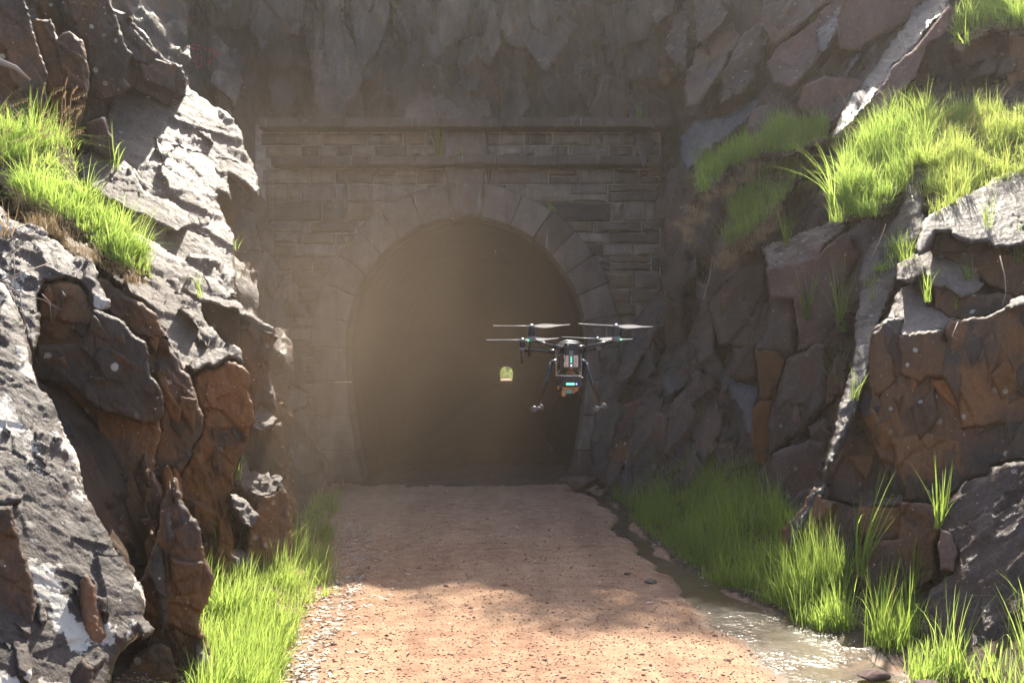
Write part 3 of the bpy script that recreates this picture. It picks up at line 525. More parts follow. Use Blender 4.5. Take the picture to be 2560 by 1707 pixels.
    ('T2', 'pale', [(2240, 701), (2246, 662), (2285, 638), (2321, 630), (2348, 637), (2378, 650), (2414, 668), (2444, 692), (2459, 713), (2435, 733), (2400, 740), (2380, 725), (2330, 710), (2312, 683), (2282, 704)], (-.05, -.54, .84), ('T1', 2300, 735, -.4), dict(big=.15, rough=.7, deep=.5, rnd_r=.04)),
    ('T2f', 'brown', [(2336, 581), (2378, 578), (2378, 590), (2432, 608), (2474, 605), (2540, 635), (2850, 650), (2850, 760), (2528, 745), (2459, 713), (2444, 692), (2378, 650), (2324, 632)], (-.3, -.95, .02), ('T2', 2400, 660, .05), dict(big=.6, rough=.7, deep=.6)),
    ('T3', 'pale', [(2305, 560), (2324, 535), (2360, 515), (2420, 485), (2480, 450), (2560, 410), (2850, 300), (2850, 650), (2560, 611), (2492, 620), (2474, 607), (2432, 610), (2378, 592), (2378, 580), (2339, 580), (2325, 600), (2300, 640), (2290, 620)], (-.06, -.54, .84), ('T2f', 2420, 606, -.35), dict(big=.12, rough=.4, deep=.8, rnd_r=.04)),
    ('T4', 'pale', [(2510, 770), (2528, 750), (2560, 745), (2850, 720), (2850, 770), (2560, 765)], (-.2, -.36, .91), ('F1b', 2560, 756, -.02), dict(big=.2, rough=.6, deep=.5)),
    ('T5', 'brown', [(2285, 410), (2330, 390), (2345, 395), (2340, 440), (2308, 462), (2296, 500), (2275, 480)], (-.3, -.9, .1), ('S1', 2300, 450, -.05), dict(big=.3, rough=.6, deep=.4)),
    ('W1', 'brown', [(2061, 1250), (2120, 1262), (2152, 1266), (2160, 1330), (2140, 1420), (2080, 1460), (2010, 1450), (1960, 1400), (1960, 1330), (2000, 1280), (2040, 1215)], (-.5, -.84, .2), (2080, 1340, 9.9), dict(big=.9, rough=1.0)),
    ('W1w', 'wet', [(2035, 1225), (2066, 1210), (2066, 1240), (2040, 1262), (2015, 1310), (1985, 1360), (1965, 1380), (1975, 1330), (2010, 1280)], (-.5, -.7, .5), ('W1', 2040, 1280, -.08), dict(big=.3, rough=.8, deep=.4)),
    ('W2', 'rust', [(2148, 1268), (2256, 1262), (2260, 1300), (2252, 1345), (2200, 1360), (2150, 1330)], (-.4, -.9, .08), (2200, 1310, 9.2), dict(big=.3, rough=.5)),
    ('W2t', 'purple', [(2145, 1262), (2256, 1240), (2262, 1262), (2150, 1274)], (-.3, -.5, .8), ('W2', 2200, 1266, -.02), dict(big=.1, rough=.5, deep=.3, rnd_r=.03)),
    ('W3', 'rust', [(2256, 1258), (2355, 1258), (2370, 1300), (2340, 1360), (2345, 1440), (2260, 1500), (2180, 1500), (2140, 1440), (2160, 1360), (2250, 1345)], (-.45, -.85, .2), (2260, 1400, 8.9), dict(big=.5, rough=.6)),
    ('W4', 'purple', [(2357, 1262), (2392, 1227), (2415, 1202), (2466, 1183), (2478, 1164), (2560, 1149), (2850, 1110), (2850, 1850), (2500, 1850), (2330, 1640), (2310, 1540), (2320, 1470), (2380, 1430), (2395, 1380), (2345, 1320)], (-.62, -.5, .6), (2450, 1450, 7.9), dict(big=.3, rough=.7, deep=1.0, stretch=4)),
    ('W4b', 'red', [(2352, 1320), (2375, 1335), (2395, 1380), (2385, 1430), (2350, 1425), (2345, 1370)], (-.3, -.94, .1), ('W4', 2385, 1410, -.02), dict(big=.2, rough=.4, deep=.3)),
    ('W5', 'pale', [(2320, 1540), (2345, 1525), (2370, 1540), (2380, 1590), (2430, 1610), (2465, 1590), (2500, 1640), (2490, 1680), (2400, 1690), (2350, 1650), (2318, 1600), (2306, 1560)], (-.35, -.45, .82), (2400, 1640, 7.75), dict(big=.2, rough=.7, deep=.4)),
    ]:
    d = dict(Rr); d.update(kw)
    block(key, mt, poly, n, anc, **d)

def crags(prefix, seed_sheet, region, n, half, ratio, ang, base_n, jit, mats, parent, grain, off=(-.25, .05), seed=1):
    """angular fracture blocks standing a little proud of the wall behind them"""
    r = random.Random(seed); f = RBFS[seed_sheet]; P = np.array(region, float); lo, hi = P.min(0), P.max(0); k = 0
    while k < n:
        c = np.array([[r.uniform(lo[0], hi[0]), r.uniform(lo[1], hi[1])]])
        if not inside(c, P)[0]: continue
        px, py = c[0]; L_ = r.uniform(*half); Wd = L_*r.uniform(*ratio); a = math.radians(ang+r.gauss(0, 13)); m = r.choice((4, 5, 5, 6))
        poly = []
        for i in range(m):
            t = 2*math.pi*(i+r.uniform(-.28, .28))/m; u, v = L_*math.cos(t)*r.uniform(.75, 1.15), Wd*math.sin(t)*r.uniform(.75, 1.15)
            poly.append((px+u*math.cos(a)-v*math.sin(a), py+u*math.sin(a)+v*math.cos(a)))
        nn = [base_n[0]+r.gauss(0, jit), base_n[1], base_n[2]+r.gauss(0, jit)]
        Y0 = float(f(c)[0])+r.uniform(*off)
        block(prefix+str(k), r.choice(mats), poly, nn, (px, py, Y0), parent, grain, rough=.7, big=.45, sp=6, deep=.9, rnd_r=.015, wobble=2.5, stretch=3)
        k += 1
crags('kb', 2, [(200, -30), (1650, -30), (1650, 300), (200, 300)], 64, (40, 120), (.35, .7), 88, (.02, -.93, .02), .42, ['back', 'back', 'purple', 'back'], back, (.1, .1, -1), (-.55, .0), 3)
crags('kc', 2, [(590, 420), (660, 420), (710, 800), (740, 1220), (690, 1250), (640, 900)], 9, (50, 110), (.35, .55), 80, (.4, -.88, .05), .2, ['back'], back, (.1, .1, -1), (-.3, 0), 4)
crags('ra', 3, [(1675, -30), (2330, -30), (2200, 190), (2060, 310), (1760, 400), (1690, 380)], 30, (35, 95), (.3, .5), 122, (-.5, -.75, .35), .2, ['purple', 'purple', 'red', 'brown'], right, GR, (-.25, .1), 5)
crags('rb', 3, [(1570, 860), (1740, 660), (1840, 900), (1880, 1230), (1660, 1280), (1500, 1200)], 30, (40, 95), (.3, .55), 100, (-.5, -.8, .2), .25, ['purple', 'back', 'brown', 'red'], right, (-.2, .1, -1), (-.4, .05), 6)
crags('rc', 3, [(2120, 640), (2150, 600), (2090, 1000), (2060, 1090), (2080, 850)], 6, (30, 60), (.4, .6), 100, (-.5, -.8, .2), .25, ['brown', 'purple'], right, (-.2, .1, -1), (-.2, .1), 7)
crags('rd', 3, [(2320, 60), (2560, 60), (2560, 250), (2320, 280)], 8, (35, 75), (.5, .7), 150, (-.4, -.85, .2), .2, ['red', 'brown', 'purple'], right, GR, (-.3, .1), 8)
crags('la', 1, [(0, 0), (240, 0), (420, 240), (300, 380), (100, 200), (0, 150)], 12, (35, 90), (.4, .65), 70, (.35, -.9, -.05), .2, ['brown', 'purple', 'rust'], left, GL, (-.5, -.2), 9)
crags('lb', 1, [(380, 1080), (560, 1180), (600, 1420), (420, 1600), (330, 1500)], 12, (30, 70), (.3, .5), 85, (.4, -.88, .0), .22, ['brown', 'rust'], left, GL, (-.9, -.4), 10)

def refract(key, n, half, ratio, ang, mats, parent, grain, jit=.2, off=(-.05, -.005), seed=1, spread=12):
    """smaller fracture faces broken out of one big face"""
    r = random.Random(seed); poly0 = POLYS[key]; P = np.array(poly0, float); lo = np.maximum(P.min(0), [0, 0]); hi = np.minimum(P.max(0), [2560, 1707]); k = 0; bn = PLANES[key][0]; tries = 0
    while k < n and tries < 4000:
        tries += 1
        c = np.array([[r.uniform(lo[0], hi[0]), r.uniform(lo[1], hi[1])]])
        if not inside(c, P)[0] or edge_dist(c, P)[0] < half[0]*.35: continue
        px, py = c[0]; L_ = r.uniform(*half); Wd = L_*r.uniform(*ratio); a = math.radians(ang+r.gauss(0, spread)); m = r.choice((3, 4, 4, 5)); poly = []
        for i in range(m):
            t = 2*math.pi*(i+r.uniform(-.25, .25))/m; u, v = L_*math.cos(t)*r.uniform(.7, 1.2), Wd*math.sin(t)*r.uniform(.7, 1.2)
            poly.append((px+u*math.cos(a)-v*math.sin(a), py+u*math.sin(a)+v*math.cos(a)))
        q = np.array(poly)
        if not inside(q, P).all(): continue
        nn = [bn[0]+r.gauss(0, jit), bn[1], bn[2]+r.gauss(0, jit)]
        block(key+'_'+str(k), r.choice(mats), poly, nn, (key, px, py, r.uniform(*off)), parent, grain, rough=.8, big=.25, sp=5, deep=.35, rnd_r=.01, wobble=2, stretch=3)
        k += 1
BR = ['brown', 'brown', 'rust', 'rust']
refract('L2b', 12, (25, 70), (.35, .6), 60, BR, left, GL, seed=1)
refract('L2l', 14, (30, 90), (.3, .5), 80, BR, left, GL, seed=2)
refract('L3', 16, (22, 60), (.35, .55), 70, BR, left, GL, seed=3)
refract('L4', 16, (25, 75), (.3, .5), 80, BR, left, GL, seed=4)
refract('L9', 16, (25, 75), (.3, .5), 85, BR, left, GL, seed=5)
refract('L6', 6, (20, 45), (.35, .55), 80, BR, left, GL, seed=6)
refract('L2r', 5, (22, 50), (.4, .6), 80, BR, left, GL, seed=7)
refract('D1', 16, (30, 90), (.4, .6), 65, ['brown', 'purple', 'rust'], left, GL, seed=8)
refract('F1', 14, (35, 95), (.4, .6), 88, ['brown', 'brown', 'rust'], right, (0, .1, -1), jit=.14, seed=9)
refract('F1b', 6, (40, 100), (.4, .6), 88, ['brown', 'rust'], right, (0, .1, -1), jit=.12, seed=10)
refract('W3', 7, (30, 70), (.4, .6), 80, ['brown', 'purple', 'rust'], right, (0, .1, -1), jit=.15, seed=11)
refract('B3', 3, (22, 45), (.4, .6), 60, ['purple', 'red'], right, GR, jit=.15, seed=12)
refract('B7', 3, (25, 50), (.4, .6), 70, ['purple', 'red'], right, GR, jit=.15, seed=13)
refract('L1', 16, (20, 70), (.25, .45), 68, ['lichened'], left, GL, jit=.10, off=(-.035, -.005), seed=14)
refract('C', 14, (25, 80), (.3, .5), 55, ['grey'], left, GL, jit=.10, off=(-.05, -.01), seed=15)
refract('L5', 10, (22, 60), (.3, .5), 45, ['pale'], left, GL, jit=.10, off=(-.05, -.01), seed=16)

# ------------------------------------------------------------------ masonry portal
PX = lambda px: (px-CX)/137.15
PZ = lambda py: CAM_Z+(HY-py)/137.15
XC, ZS, AH, BH = -.83, 2.46, 2.195, 2.38
def stone_mat(name, a, b, c, rust, moss=.15):
    N = NT(name); p = N.pos()
    oi = N.n('ShaderNodeObjectInfo')
    base = N.ramp(oi.outputs['Random'], [(0, tuple(x*.6 for x in a)), (.3, b), (.6, tuple(x*1.15 for x in c)), (.82, rust), (1, a)])
    n1 = N.noise(p, 3.5, 8, .6); n2 = N.noise(N.mapping(p, (2.5, 2.5, .5)), 3, 6)
    col = N.mix(.75, base, N.ramp(n1, [(.25, .45), (.55, 1.0), (.8, 1.45)]), 'MULTIPLY')
    col = N.mix(N.mth('MULTIPLY', N.ramp(n2, [(.5, 0.0), (.7, 1.0)]), .45), col, (.04, .033, .03))
    col = N.mix(N.mth('MULTIPLY', N.ramp(N.noise(p, 1.7, 6), [(.55, 0.0), (.75, 1.0)]), moss), col, (.05, .065, .025))
    lime = N.mth('MULTIPLY', N.ramp(N.noise(N.mapping(p, (5, 5, .35)), 3.2, 6, .6), [(.60, 0.0), (.70, 1.0)]), N.ramp(N.noise(p, .9, 3), [(.45, 0.0), (.6, 1.0)]))
    col = N.mix(N.mth('MULTIPLY', lime, .5), col, (.34, .32, .30))
    pale = N.ramp(N.noise(p, 9, 5, .65), [(.62, 0.0), (.72, 1.0)])
    col = N.mix(N.mth('MULTIPLY', pale, .35), col, (.30, .28, .26))
    nm = N.bump(N.noise(p, 24, 8, .65), .7, .02); nm = N.bump(N.noise(p, 90, 4), .3, .005, nm)
    return N.out(col, .85, nm, .25)
M['stone'] = stone_mat('rubble_wall_stone', (.085, .07, .06), (.125, .10, .086), (.175, .142, .12), (.15, .10, .065))
M['ashlar'] = stone_mat('dressed_sandstone', (.11, .085, .074), (.14, .11, .096), (.125, .10, .09), (.12, .092, .08), .15)
M['course'] = stone_mat('dark_course_stone', (.06, .045, .038), (.08, .06, .05), (.07, .054, .045), (.075, .056, .046), .2)
def mortar():
    N = NT('lime_mortar'); p = N.pos()
    col = N.ramp(N.noise(p, 6, 8, .65), [(.3, (.11, .095, .082)), (.5, (.25, .22, .195)), (.7, (.36, .33, .30))])
    return N.out(col, .9, N.bump(N.noise(p, 40, 6), .6, .01), .2)
M['mortar'] = mortar()

portal = tag(empty('tunnel_portal', (XC, 20, 0)), 'old masonry tunnel mouth with arched ring of big stones and two ledges', 'tunnel portal')
def prism(name, poly, y0, y1, mat, cham=.02, bulge=.0, seed=0):
    """dressed block: outline in the wall's plane, chamfered front edge, back at y1"""
    r = random.Random(seed); n = len(poly); cx = sum(p[0] for p in poly)/n; cz = sum(p[1] for p in poly)/n
    area = sum(poly[i][0]*poly[(i+1) % n][1]-poly[(i+1) % n][0]*poly[i][1] for i in range(n))
    if area < 0: poly = poly[::-1]
    pts = []
    for (x, z) in poly: pts.append((x+r.uniform(-.006, .006), z+r.uniform(-.006, .006)))
    back = [(x, y1, z) for x, z in pts]; mid = [(x, y0+cham, z) for x, z in pts]
    fr = []
    for x, z in pts:
        d = math.hypot(x-cx, z-cz); k = max(.3, 1-cham*1.3/max(d*.7, .03))
        fr.append((cx+(x-cx)*k, y0+r.uniform(-.004, .006), cz+(z-cz)*k))
    inner = []
    for x, y, z in fr:
        inner.append((cx+(x-cx)*r.uniform(.45, .7)+r.uniform(-.01, .01), y0-bulge*r.uniform(.4, 1.1), cz+(z-cz)*r.uniform(.4, .7)))
    V = back+mid+fr+inner; F = []
    for i in range(n):
        j = (i+1) % n
        F += [(i, n+i, n+j, j)][::1]; F += [(n+i, 2*n+i, 2*n+j, n+j)]; F += [(2*n+i, 3*n+i, 3*n+j, 2*n+j)]
    F += [tuple(range(3*n, 4*n)), tuple(range(n-1, -1, -1))]
    V = [(x-XC, y-20, z) for x, y, z in V]
    o = mesh_obj(name, V, F, mat, portal, smooth=False)
    return o
def half_in(z):
    if z >= ZS: return AH*math.sqrt(max(0, 1-((z-ZS)/BH)**2))
    t = (ZS-z)/ZS; return AH-.335*t*t
RT = .60
def half_out(z):
    if z >= ZS+BH+RT: return 0
    if z >= ZS: return (AH+RT)*math.sqrt(max(0, 1-((z-ZS)/(BH+RT))**2))
    t = (ZS-z)/ZS; return AH+RT-.2*t*t
# rubble wall, course by course
xl, xr = PX(672), PX(1650)
def stone_rows(z0, z1, seed, skip, hmin=.15, hmax=.29, wmul=1.0):
    r = random.Random(seed); z = z1
    while z > z0+.06:
        h = r.uniform(hmin, hmax)
        if z-h < z0+.1: h = z-z0
        x = xl-r.uniform(0, .2)
        while x < xr:
            wd = min(r.uniform(.32, .95), r.uniform(.4, 1.2))*wmul
            if r.random() < .2: wd *= .5
            x2 = min(x+wd, xr)
            if xr-x2 < .14: x2 = xr
            a, b = z-h, z
            segs = [(x, x2)]; zm = min(a, b) if a >= ZS else b
            segs = skip(x, x2, a, b)
            for (u, v) in segs:
                if v-u < .07: continue
                if h > .24 and r.random() < .2 and v-u > .25:       # two thin stones in one course
                    s = a+h*r.uniform(.4, .6)
                    yield (u, v, s, b); yield (u, v, a, s)
                else: yield (u, v, a, b)
            x = x2
        z -= h
def skip_arch(x, x2, a, b):
    ho = half_out(b)-.03 if b >= ZS else half_out(b)-.08
    if b >= ZS: ho = max(ho, half_in(max(a, ZS))+.10 if a < ZS+BH else 0)
    if b > ZS+BH+RT-.02: ho = 0
    if ho <= .05: return [(x, x2)]
    L0, R0 = XC-ho, XC+ho; o = []
    if x < L0: o.append((x, min(x2, L0)))
    if x2 > R0: o.append((max(x, R0), x2))
    return o
def skip_key(x, x2, a, b):
    L0, R0 = PX(1109), PX(1216); o = []
    if x < L0: o.append((x, min(x2, L0)))
    if x2 > R0: o.append((max(x, R0), x2))
    return o
def skip_both(x, x2, a, b):
    o = []
    for u, v in skip_arch(x, x2, a, b):
        if b > PZ(545): o += skip_key(u, v, a, b)
        else: o.append((u, v))
    return o
k = 0; g = .011
for (u, v, a, b) in list(stone_rows(PZ(395), PZ(333), 5, skip_key, .19, .25, .9))+list(stone_rows(0.0, PZ(424), 11, skip_both, .20, .36, 1.1)):
    if k >= 296: break
    j = rnd.uniform(-.012, .02)
    poly = [(u+g, a+g), (v-g, a+g), (v-g, b-g), (u+g, b-g)]
    if rnd.random() < .6:
        poly[rnd.randrange(4)] = (lambda q: (q[0]+(.02 if q[0] < (u+v)/2 else -.02), q[1]+(.012 if q[1] < (a+b)/2 else -.012)))(poly[rnd.randrange(1)]) if False else poly[0]
        poly = [(u+g, a+g), (v-g, a+g), (v-g, b-g), (u+g, b-g)]
    o = prism('stone', poly, 19.97-j, 20.3, M['stone'], .022, rnd.uniform(.012, .05), k); k += 1
print('stones', k)
# mortar bed behind the stones, with the archway left open
bm_pts = []
zs = np.linspace(-.1, PZ(312), 60); V = []; F = []
for z in zs:
    ho = (half_in(z)+.25) if z < ZS+BH else 0
    for x in (xl-.25, XC-ho, XC+ho, xr+.02): V.append((x-XC, .018, z))
for i in range(len(zs)-1):
    F.append((4*i, 4*i+1, 4*i+5, 4*i+4)); F.append((4*i+2, 4*i+3, 4*i+7, 4*i+6))
    if zs[i] >= ZS+BH-.05: F.append((4*i+1, 4*i+2, 4*i+6, 4*i+5))
mesh_obj('mortar_bed', V, F, M['mortar'], portal, smooth=False)
# arch ring
def ring_pt(t, outer):
    """t 0 at the foot .. 1 at the crown on the right side"""
    a0 = ZS/(ZS+3.3)
    if t < a0:
        z = ZS*t/a0; return (half_out(z) if outer else half_in(z), z)
    th = (t-a0)/(1-a0)*math.pi/2
    A, B = (AH+RT, BH+RT) if outer else (AH, BH)
    return (A*math.cos(th), ZS+B*math.sin(th))
cuts = [0, .105, .215, .32, .427, .50, .575, .645, .715, .785, .865, .955]
for s in (-1, 1):
    for i in range(len(cuts)-1):
        a, b = cuts[i]+.0009, cuts[i+1]-.0009
        pin = [ring_pt(a+(b-a)*q/3, False) for q in range(4)]; pout = [ring_pt(a+(b-a)*q/3, True) for q in range(4)]
        if cuts[i] >= .427 and i % 2 == 0: pout = [(x*1.012, z+.01) for x, z in pout]
        poly = [(XC+s*x, z) for x, z in pin]+[(XC+s*x, z) for x, z in pout[::-1]]
        if i == len(cuts)-2: poly = [(XC+s*x, min(z, PZ(436))) for x, z in pin]+[(XC+s*max(x, .31), min(z, PZ(440))) for x, z in pout[::-1]]
        prism('voussoir', poly, 19.90, 20.75, M['ashlar'], .014, .012, 300+i+20*s)
prism('keystone', [(PX(1112), PZ(422)), (PX(1214), PZ(422)), (PX(1201), PZ(543)), (PX(1134), PZ(543))], 19.83, 20.7, M['ashlar'], .03, .02, 77)
prism('pilaster', [(PX(1110), PZ(397)), (PX(1215), PZ(397)), (PX(1215), PZ(331)), (PX(1110), PZ(331))], 19.86, 20.3, M['ashlar'], .02, .01, 78)
x = xl-.1; e = PX(1668)
for kk in range(9):
    x2 = min(x+rnd.uniform(.7, 1.1), e) if kk < 8 else e
    if x2-x > .05: prism('coping_stone', [(x+.004, PZ(330)), (x2-.004, PZ(330)), (x2-.004, PZ(307)), (x+.004, PZ(307))], 19.60, 20.6, M['course'], .02, .008, 400+kk)
    x = x2
x = xl+.1; e = PX(1652)
for kk in range(9):
    x2 = min(x+rnd.uniform(.65, 1.15), e) if kk < 8 else e
    f = 19.60 if abs((x+x2)/2-PX(1163)) < .5 else 19.66
    if x2-x > .05: prism('ledge_stone', [(x+.004, PZ(421)), (x2-.004, PZ(421)), (x2-.004, PZ(398)), (x+.004, PZ(398))], f, 20.3, M['course'], .025, .008, 500+kk)
    x = x2
# clay drain pipe high on the right
def tube(name, path, rad, mat, parent, seg=10, caps=True, loc0=(0, 0, 0)):
    V = []; F = []; path = [Vector(p) for p in path]
    rads = rad if isinstance(rad, (list, tuple)) else [rad]*len(path)
    prevu = None
    for i, p in enumerate(path):
        d = (path[min(i+1, len(path)-1)]-path[max(i-1, 0)]).normalized()
        u = d.orthogonal().normalized() if prevu is None else (prevu-d*prevu.dot(d)).normalized()
        prevu = u; v = d.cross(u)
        for k in range(seg):
            a = 2*math.pi*k/seg; q = p+(u*math.cos(a)+v*math.sin(a))*rads[i]
            V.append((q.x-loc0[0], q.y-loc0[1], q.z-loc0[2]))
    for i in range(len(path)-1):
        for k in range(seg):
            k2 = (k+1) % seg; F.append((i*seg+k, i*seg+k2, (i+1)*seg+k2, (i+1)*seg+k))
    if caps: F += [tuple(range(seg-1, -1, -1)), tuple((len(path)-1)*seg+k for k in range(seg))]
    return mesh_obj(name, V, F, mat, parent)
M['clay'] = mat_plain('fired_clay', (.16, .085, .06), .8, var=.5)
M['black_hole'] = mat_plain('soot_black', (.01, .009, .008), .95)
px_, pz_ = PX(1609), PZ(440)
V = []; F = []; sg = 14
for (rr, yy) in ((.075, 20.2), (.075, 19.90), (.055, 19.90), (.052, 20.25)):
    for k in range(sg): V.append((px_+rr*math.cos(2*math.pi*k/sg)-XC, yy-20, pz_+rr*math.sin(2*math.pi*k/sg)))
for i in range(3):
    for k in range(sg): F.append((i*sg+k, (i+1)*sg+k, (i+1)*sg+(k+1) % sg, i*sg+(k+1) % sg))
F.append(tuple(3*sg+k for k in range(sg)))
mesh_obj('drain_pipe', V, F, M['clay'], portal)

# ------------------------------------------------------------------ tunnel bore and what lies beyond its far end
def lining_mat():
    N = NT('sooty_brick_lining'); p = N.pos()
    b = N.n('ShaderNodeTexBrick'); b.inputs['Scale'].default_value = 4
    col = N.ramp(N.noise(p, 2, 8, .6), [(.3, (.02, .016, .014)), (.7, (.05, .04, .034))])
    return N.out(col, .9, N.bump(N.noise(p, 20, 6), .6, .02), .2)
M['lining'] = lining_mat()
TEND = 368.0
prof = [(-1.88, -.05)]+[(-half_in(z)-.02, z) for z in (0.3, .8, 1.3, 1.9)]+[(-(AH+.02)*math.cos(a), ZS+(BH+.02)*math.sin(a)) for a in np.linspace(0, math.pi, 21)]+[(half_in(z)+.02, z) for z in (1.9, 1.3, .8, .3)]+[(1.88, -.05)]
ys = [20.7, 20.72]+list(np.linspace(21.5, 45, 30))+list(np.linspace(50, TEND, 40))
V = []; F = []
for i, y in enumerate(ys):
    xc = XC+(y-20)/350*(-1.06)
    for k, (x, z) in enumerate(prof):
        s = .0 if i < 2 else .012*math.sin(i*12.9+k*3.3)
        V.append((xc+x*(1+s), y, z))
n = len(prof)
for i in range(len(ys)-1):
    for k in range(n-1): F.append((i*n+k, i*n+k+1, (i+1)*n+k+1, (i+1)*n+k))
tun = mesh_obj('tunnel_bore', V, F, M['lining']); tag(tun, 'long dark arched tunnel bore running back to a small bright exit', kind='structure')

# ------------------------------------------------------------------ ground
SY = [19.6, 16.2, 13.75, 11.67, 10.1, 8.96, 7.69, 7.02, 5.5]
SX = [1.32, 1.5, 1.5, 1.58, 1.80, 2.05, 2.2, 2.25, 2.4]
SW = [.08, .10, .11, .13, .20, .36, .52, .60, .7]
def stream(y):
    return np.interp(-y, [-a for a in SY], SX), np.interp(-y, [-a for a in SY], SW)
def gz(x, y, fine=True):
    x = np.asarray(x, float); y = np.asarray(y, float)
    sx, sw = stream(y); P = np.stack([x, y, 0*x], 1) if x.ndim == 1 else None
    wv = vnoise(np.stack([x*.0+1, y*1.3, x*0], 1), 5)*.09+vnoise(np.stack([x*2, y*3, x*0], 1), 6)*.05 if P is not None else 0
    dx = x-sx+wv
    fade = np.clip((19.8-y)/1.5, 0, 1)
    z = -.125*np.exp(-(dx/sw)**2*.85)*fade
    t = np.clip((dx-sw*1.05)/1.2, 0, 1); z += .30*t*t*(3-2*t)*fade
    t = np.clip((np.interp(y, [7, 12, 16.6, 19], [-1.65, -1.9, -2.55, -2.95])-x)/.8, 0, 1)*np.clip((19-y)/3, 0, 1); z += .22*t*t*(3-2*t)
    t = np.clip((y-19.3)/1.2, 0, 1)
    if P is not None:
        z += .022*vnoise(P*.8, 7)+.010*vnoise(P*3, 8)
        if fine: z += .007*vnoise(P*11, 9)+.0045*vnoise(P*30, 10)
    return z
def path_mat():
    N = NT('red_gravel_path'); p = N.pos()
    big = N.noise(p, .7, 5); mid = N.noise(p, 5, 7, .6); fine = N.noise(p, 75, 5, .7)
    col = N.ramp(mid, [(.3, (.20, .10, .058)), (.5, (.30, .168, .10)), (.7, (.38, .235, .148))])
    col = N.mix(N.ramp(big, [(.4, 0.0), (.65, .45)]), col, (.40, .27, .165))
    col = N.mix(.8, col, N.ramp(fine, [(.3, .45), (.5, 1.0), (.75, 1.3)]), 'MULTIPLY')
    v = N.n('ShaderNodeTexVoronoi'); v.inputs['Scale'].default_value = 38; N.l(p, v.inputs['Vector'])
    peb = N.mth('MULTIPLY', N.ramp(v.outputs['Distance'], [(.22, 1.0), (.32, 0.0)]), N.ramp(N.noise(p, 9, 3), [(.45, 0.0), (.6, 1.0)]))
    col = N.mix(N.mth('MULTIPLY', peb, .7), col, (.13, .055, .032))
    rut = N.ramp(N.noise(N.mapping(p, (1.6, .16, 1)), 1.6, 4, .5), [(.38, .78), (.5, 1.0), (.62, 1.12)])
    col = N.mix(.8, col, rut, 'MULTIPLY')
    # damp margin by the water: low ground is darker
    sep = N.n('ShaderNodeSeparateXYZ'); N.l(p, sep.inputs[0])
    z = N.mth('ADD', sep.outputs['Z'], N.mth('MULTIPLY', N.noise(p, 4, 4), .03))
    damp = N.ramp(N.mth('ADD', N.mth('MULTIPLY', z, 8.0), .6), [(.22, 1.0), (.46, 0.0)])
    col = N.mix(N.mth('MULTIPLY', damp, .8), col, (.075, .045, .03))
    at_ = N.n('ShaderNodeAttribute', attribute_name='soil'); sm = N.ramp(N.mth('ADD', at_.outputs['Fac'], N.mth('MULTIPLY', N.mth('SUBTRACT', N.noise(p, 7, 5), .5), .7)), [(.35, 0.0), (.6, 1.0)])
    col = N.mix(sm, col, N.ramp(N.noise(p, 12, 8, .7), [(.3, (.02, .014, .01)), (.55, (.055, .036, .024)), (.8, (.13, .09, .06))]))
    r = N.mix(damp, (.92, .92, .92), (.35, .35, .35))
    nm = N.bump(fine, .5, .006); nm = N.bump(N.noise(p, 22, 6, .65), .5, .02, nm)
    return N.out(col, r, nm, .3)
M['path'] = path_mat()
def soil_mat():
    N = NT('leafy_soil'); p = N.pos()
    col = N.ramp(N.noise(p, 6, 9, .7), [(.3, (.05, .033, .022)), (.55, (.12, .08, .055)), (.75, (.26, .19, .14))])
    return N.out(col, .95, N.bump(N.noise(p, 30, 8, .7), .9, .03), .2)
M['soil'] = soil_mat()
xs = np.concatenate([np.linspace(-9, -3.6, 30), np.arange(-3.5, 3.6, .03), np.linspace(3.7, 9, 30)])
ysg = np.concatenate([np.linspace(-4, 5.9, 20), np.arange(6, 12, .03), np.arange(12, 21.5, .06)])
X, Y = np.meshgrid(xs, ysg); x = X.ravel(); y = Y.ravel(); z = gz(x, y)
nx = len(xs); ny = len(ysg); I = np.arange(nx*ny).reshape(ny, nx)
q = np.stack([I[:-1, :-1].ravel(), I[:-1, 1:].ravel(), I[1:, 1:].ravel(), I[1:, :-1].ravel()], 1)
gp = mesh_obj('gravel_path', np.stack([x, y, z], 1), q, M['path'])
so = gp.data.attributes.new('soil', 'FLOAT', 'POINT'); dxr = x-stream(y)[0]-stream(y)[1]*.7
so.data.foreach_set('value', np.maximum(np.clip(dxr/.15, 0, 1)*np.clip((19.5-y)/2, 0, 1), np.clip((np.interp(y, [7, 12, 16.6, 19], [-1.8, -2.05, -2.7, -3.1])-x)/.3, 0, 1)*.9).astype(np.float32)); tag(gp, 'red gravel path with scattered leaves leading into the tunnel', kind='structure')
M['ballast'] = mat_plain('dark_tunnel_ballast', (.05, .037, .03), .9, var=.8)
yt = np.concatenate([np.arange(19.3, 24, .06), np.linspace(24.5, 372, 40)]); xt = np.linspace(-2.9, 1.9, 90)
X, Y = np.meshgrid(xt, yt); x = X.ravel(); y = Y.ravel(); P_ = np.stack([x, y, 0*x], 1)
z = -.05+.10*np.clip((y-19.35)/.8, 0, 1)+.035*vnoise(P_*1.7, 21)+.02*vnoise(P_*6, 22)+.015*vnoise(P_*16, 23); x = x-np.clip((y-20)/350, 0, 1)*1.06
I = np.arange(len(xt)*len(yt)).reshape(len(yt), len(xt))
q = np.stack([I[:-1, :-1].ravel(), I[:-1, 1:].ravel(), I[1:, 1:].ravel(), I[1:, :-1].ravel()], 1)
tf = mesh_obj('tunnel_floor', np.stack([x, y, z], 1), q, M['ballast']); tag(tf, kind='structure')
gr = mesh_obj('ground', [(-400, -300, -.6), (400, -300, -.6), (400, 900, -.6), (-400, 900, -.6)], [(0, 1, 2, 3)], M['soil']); tag(gr, kind='structure')
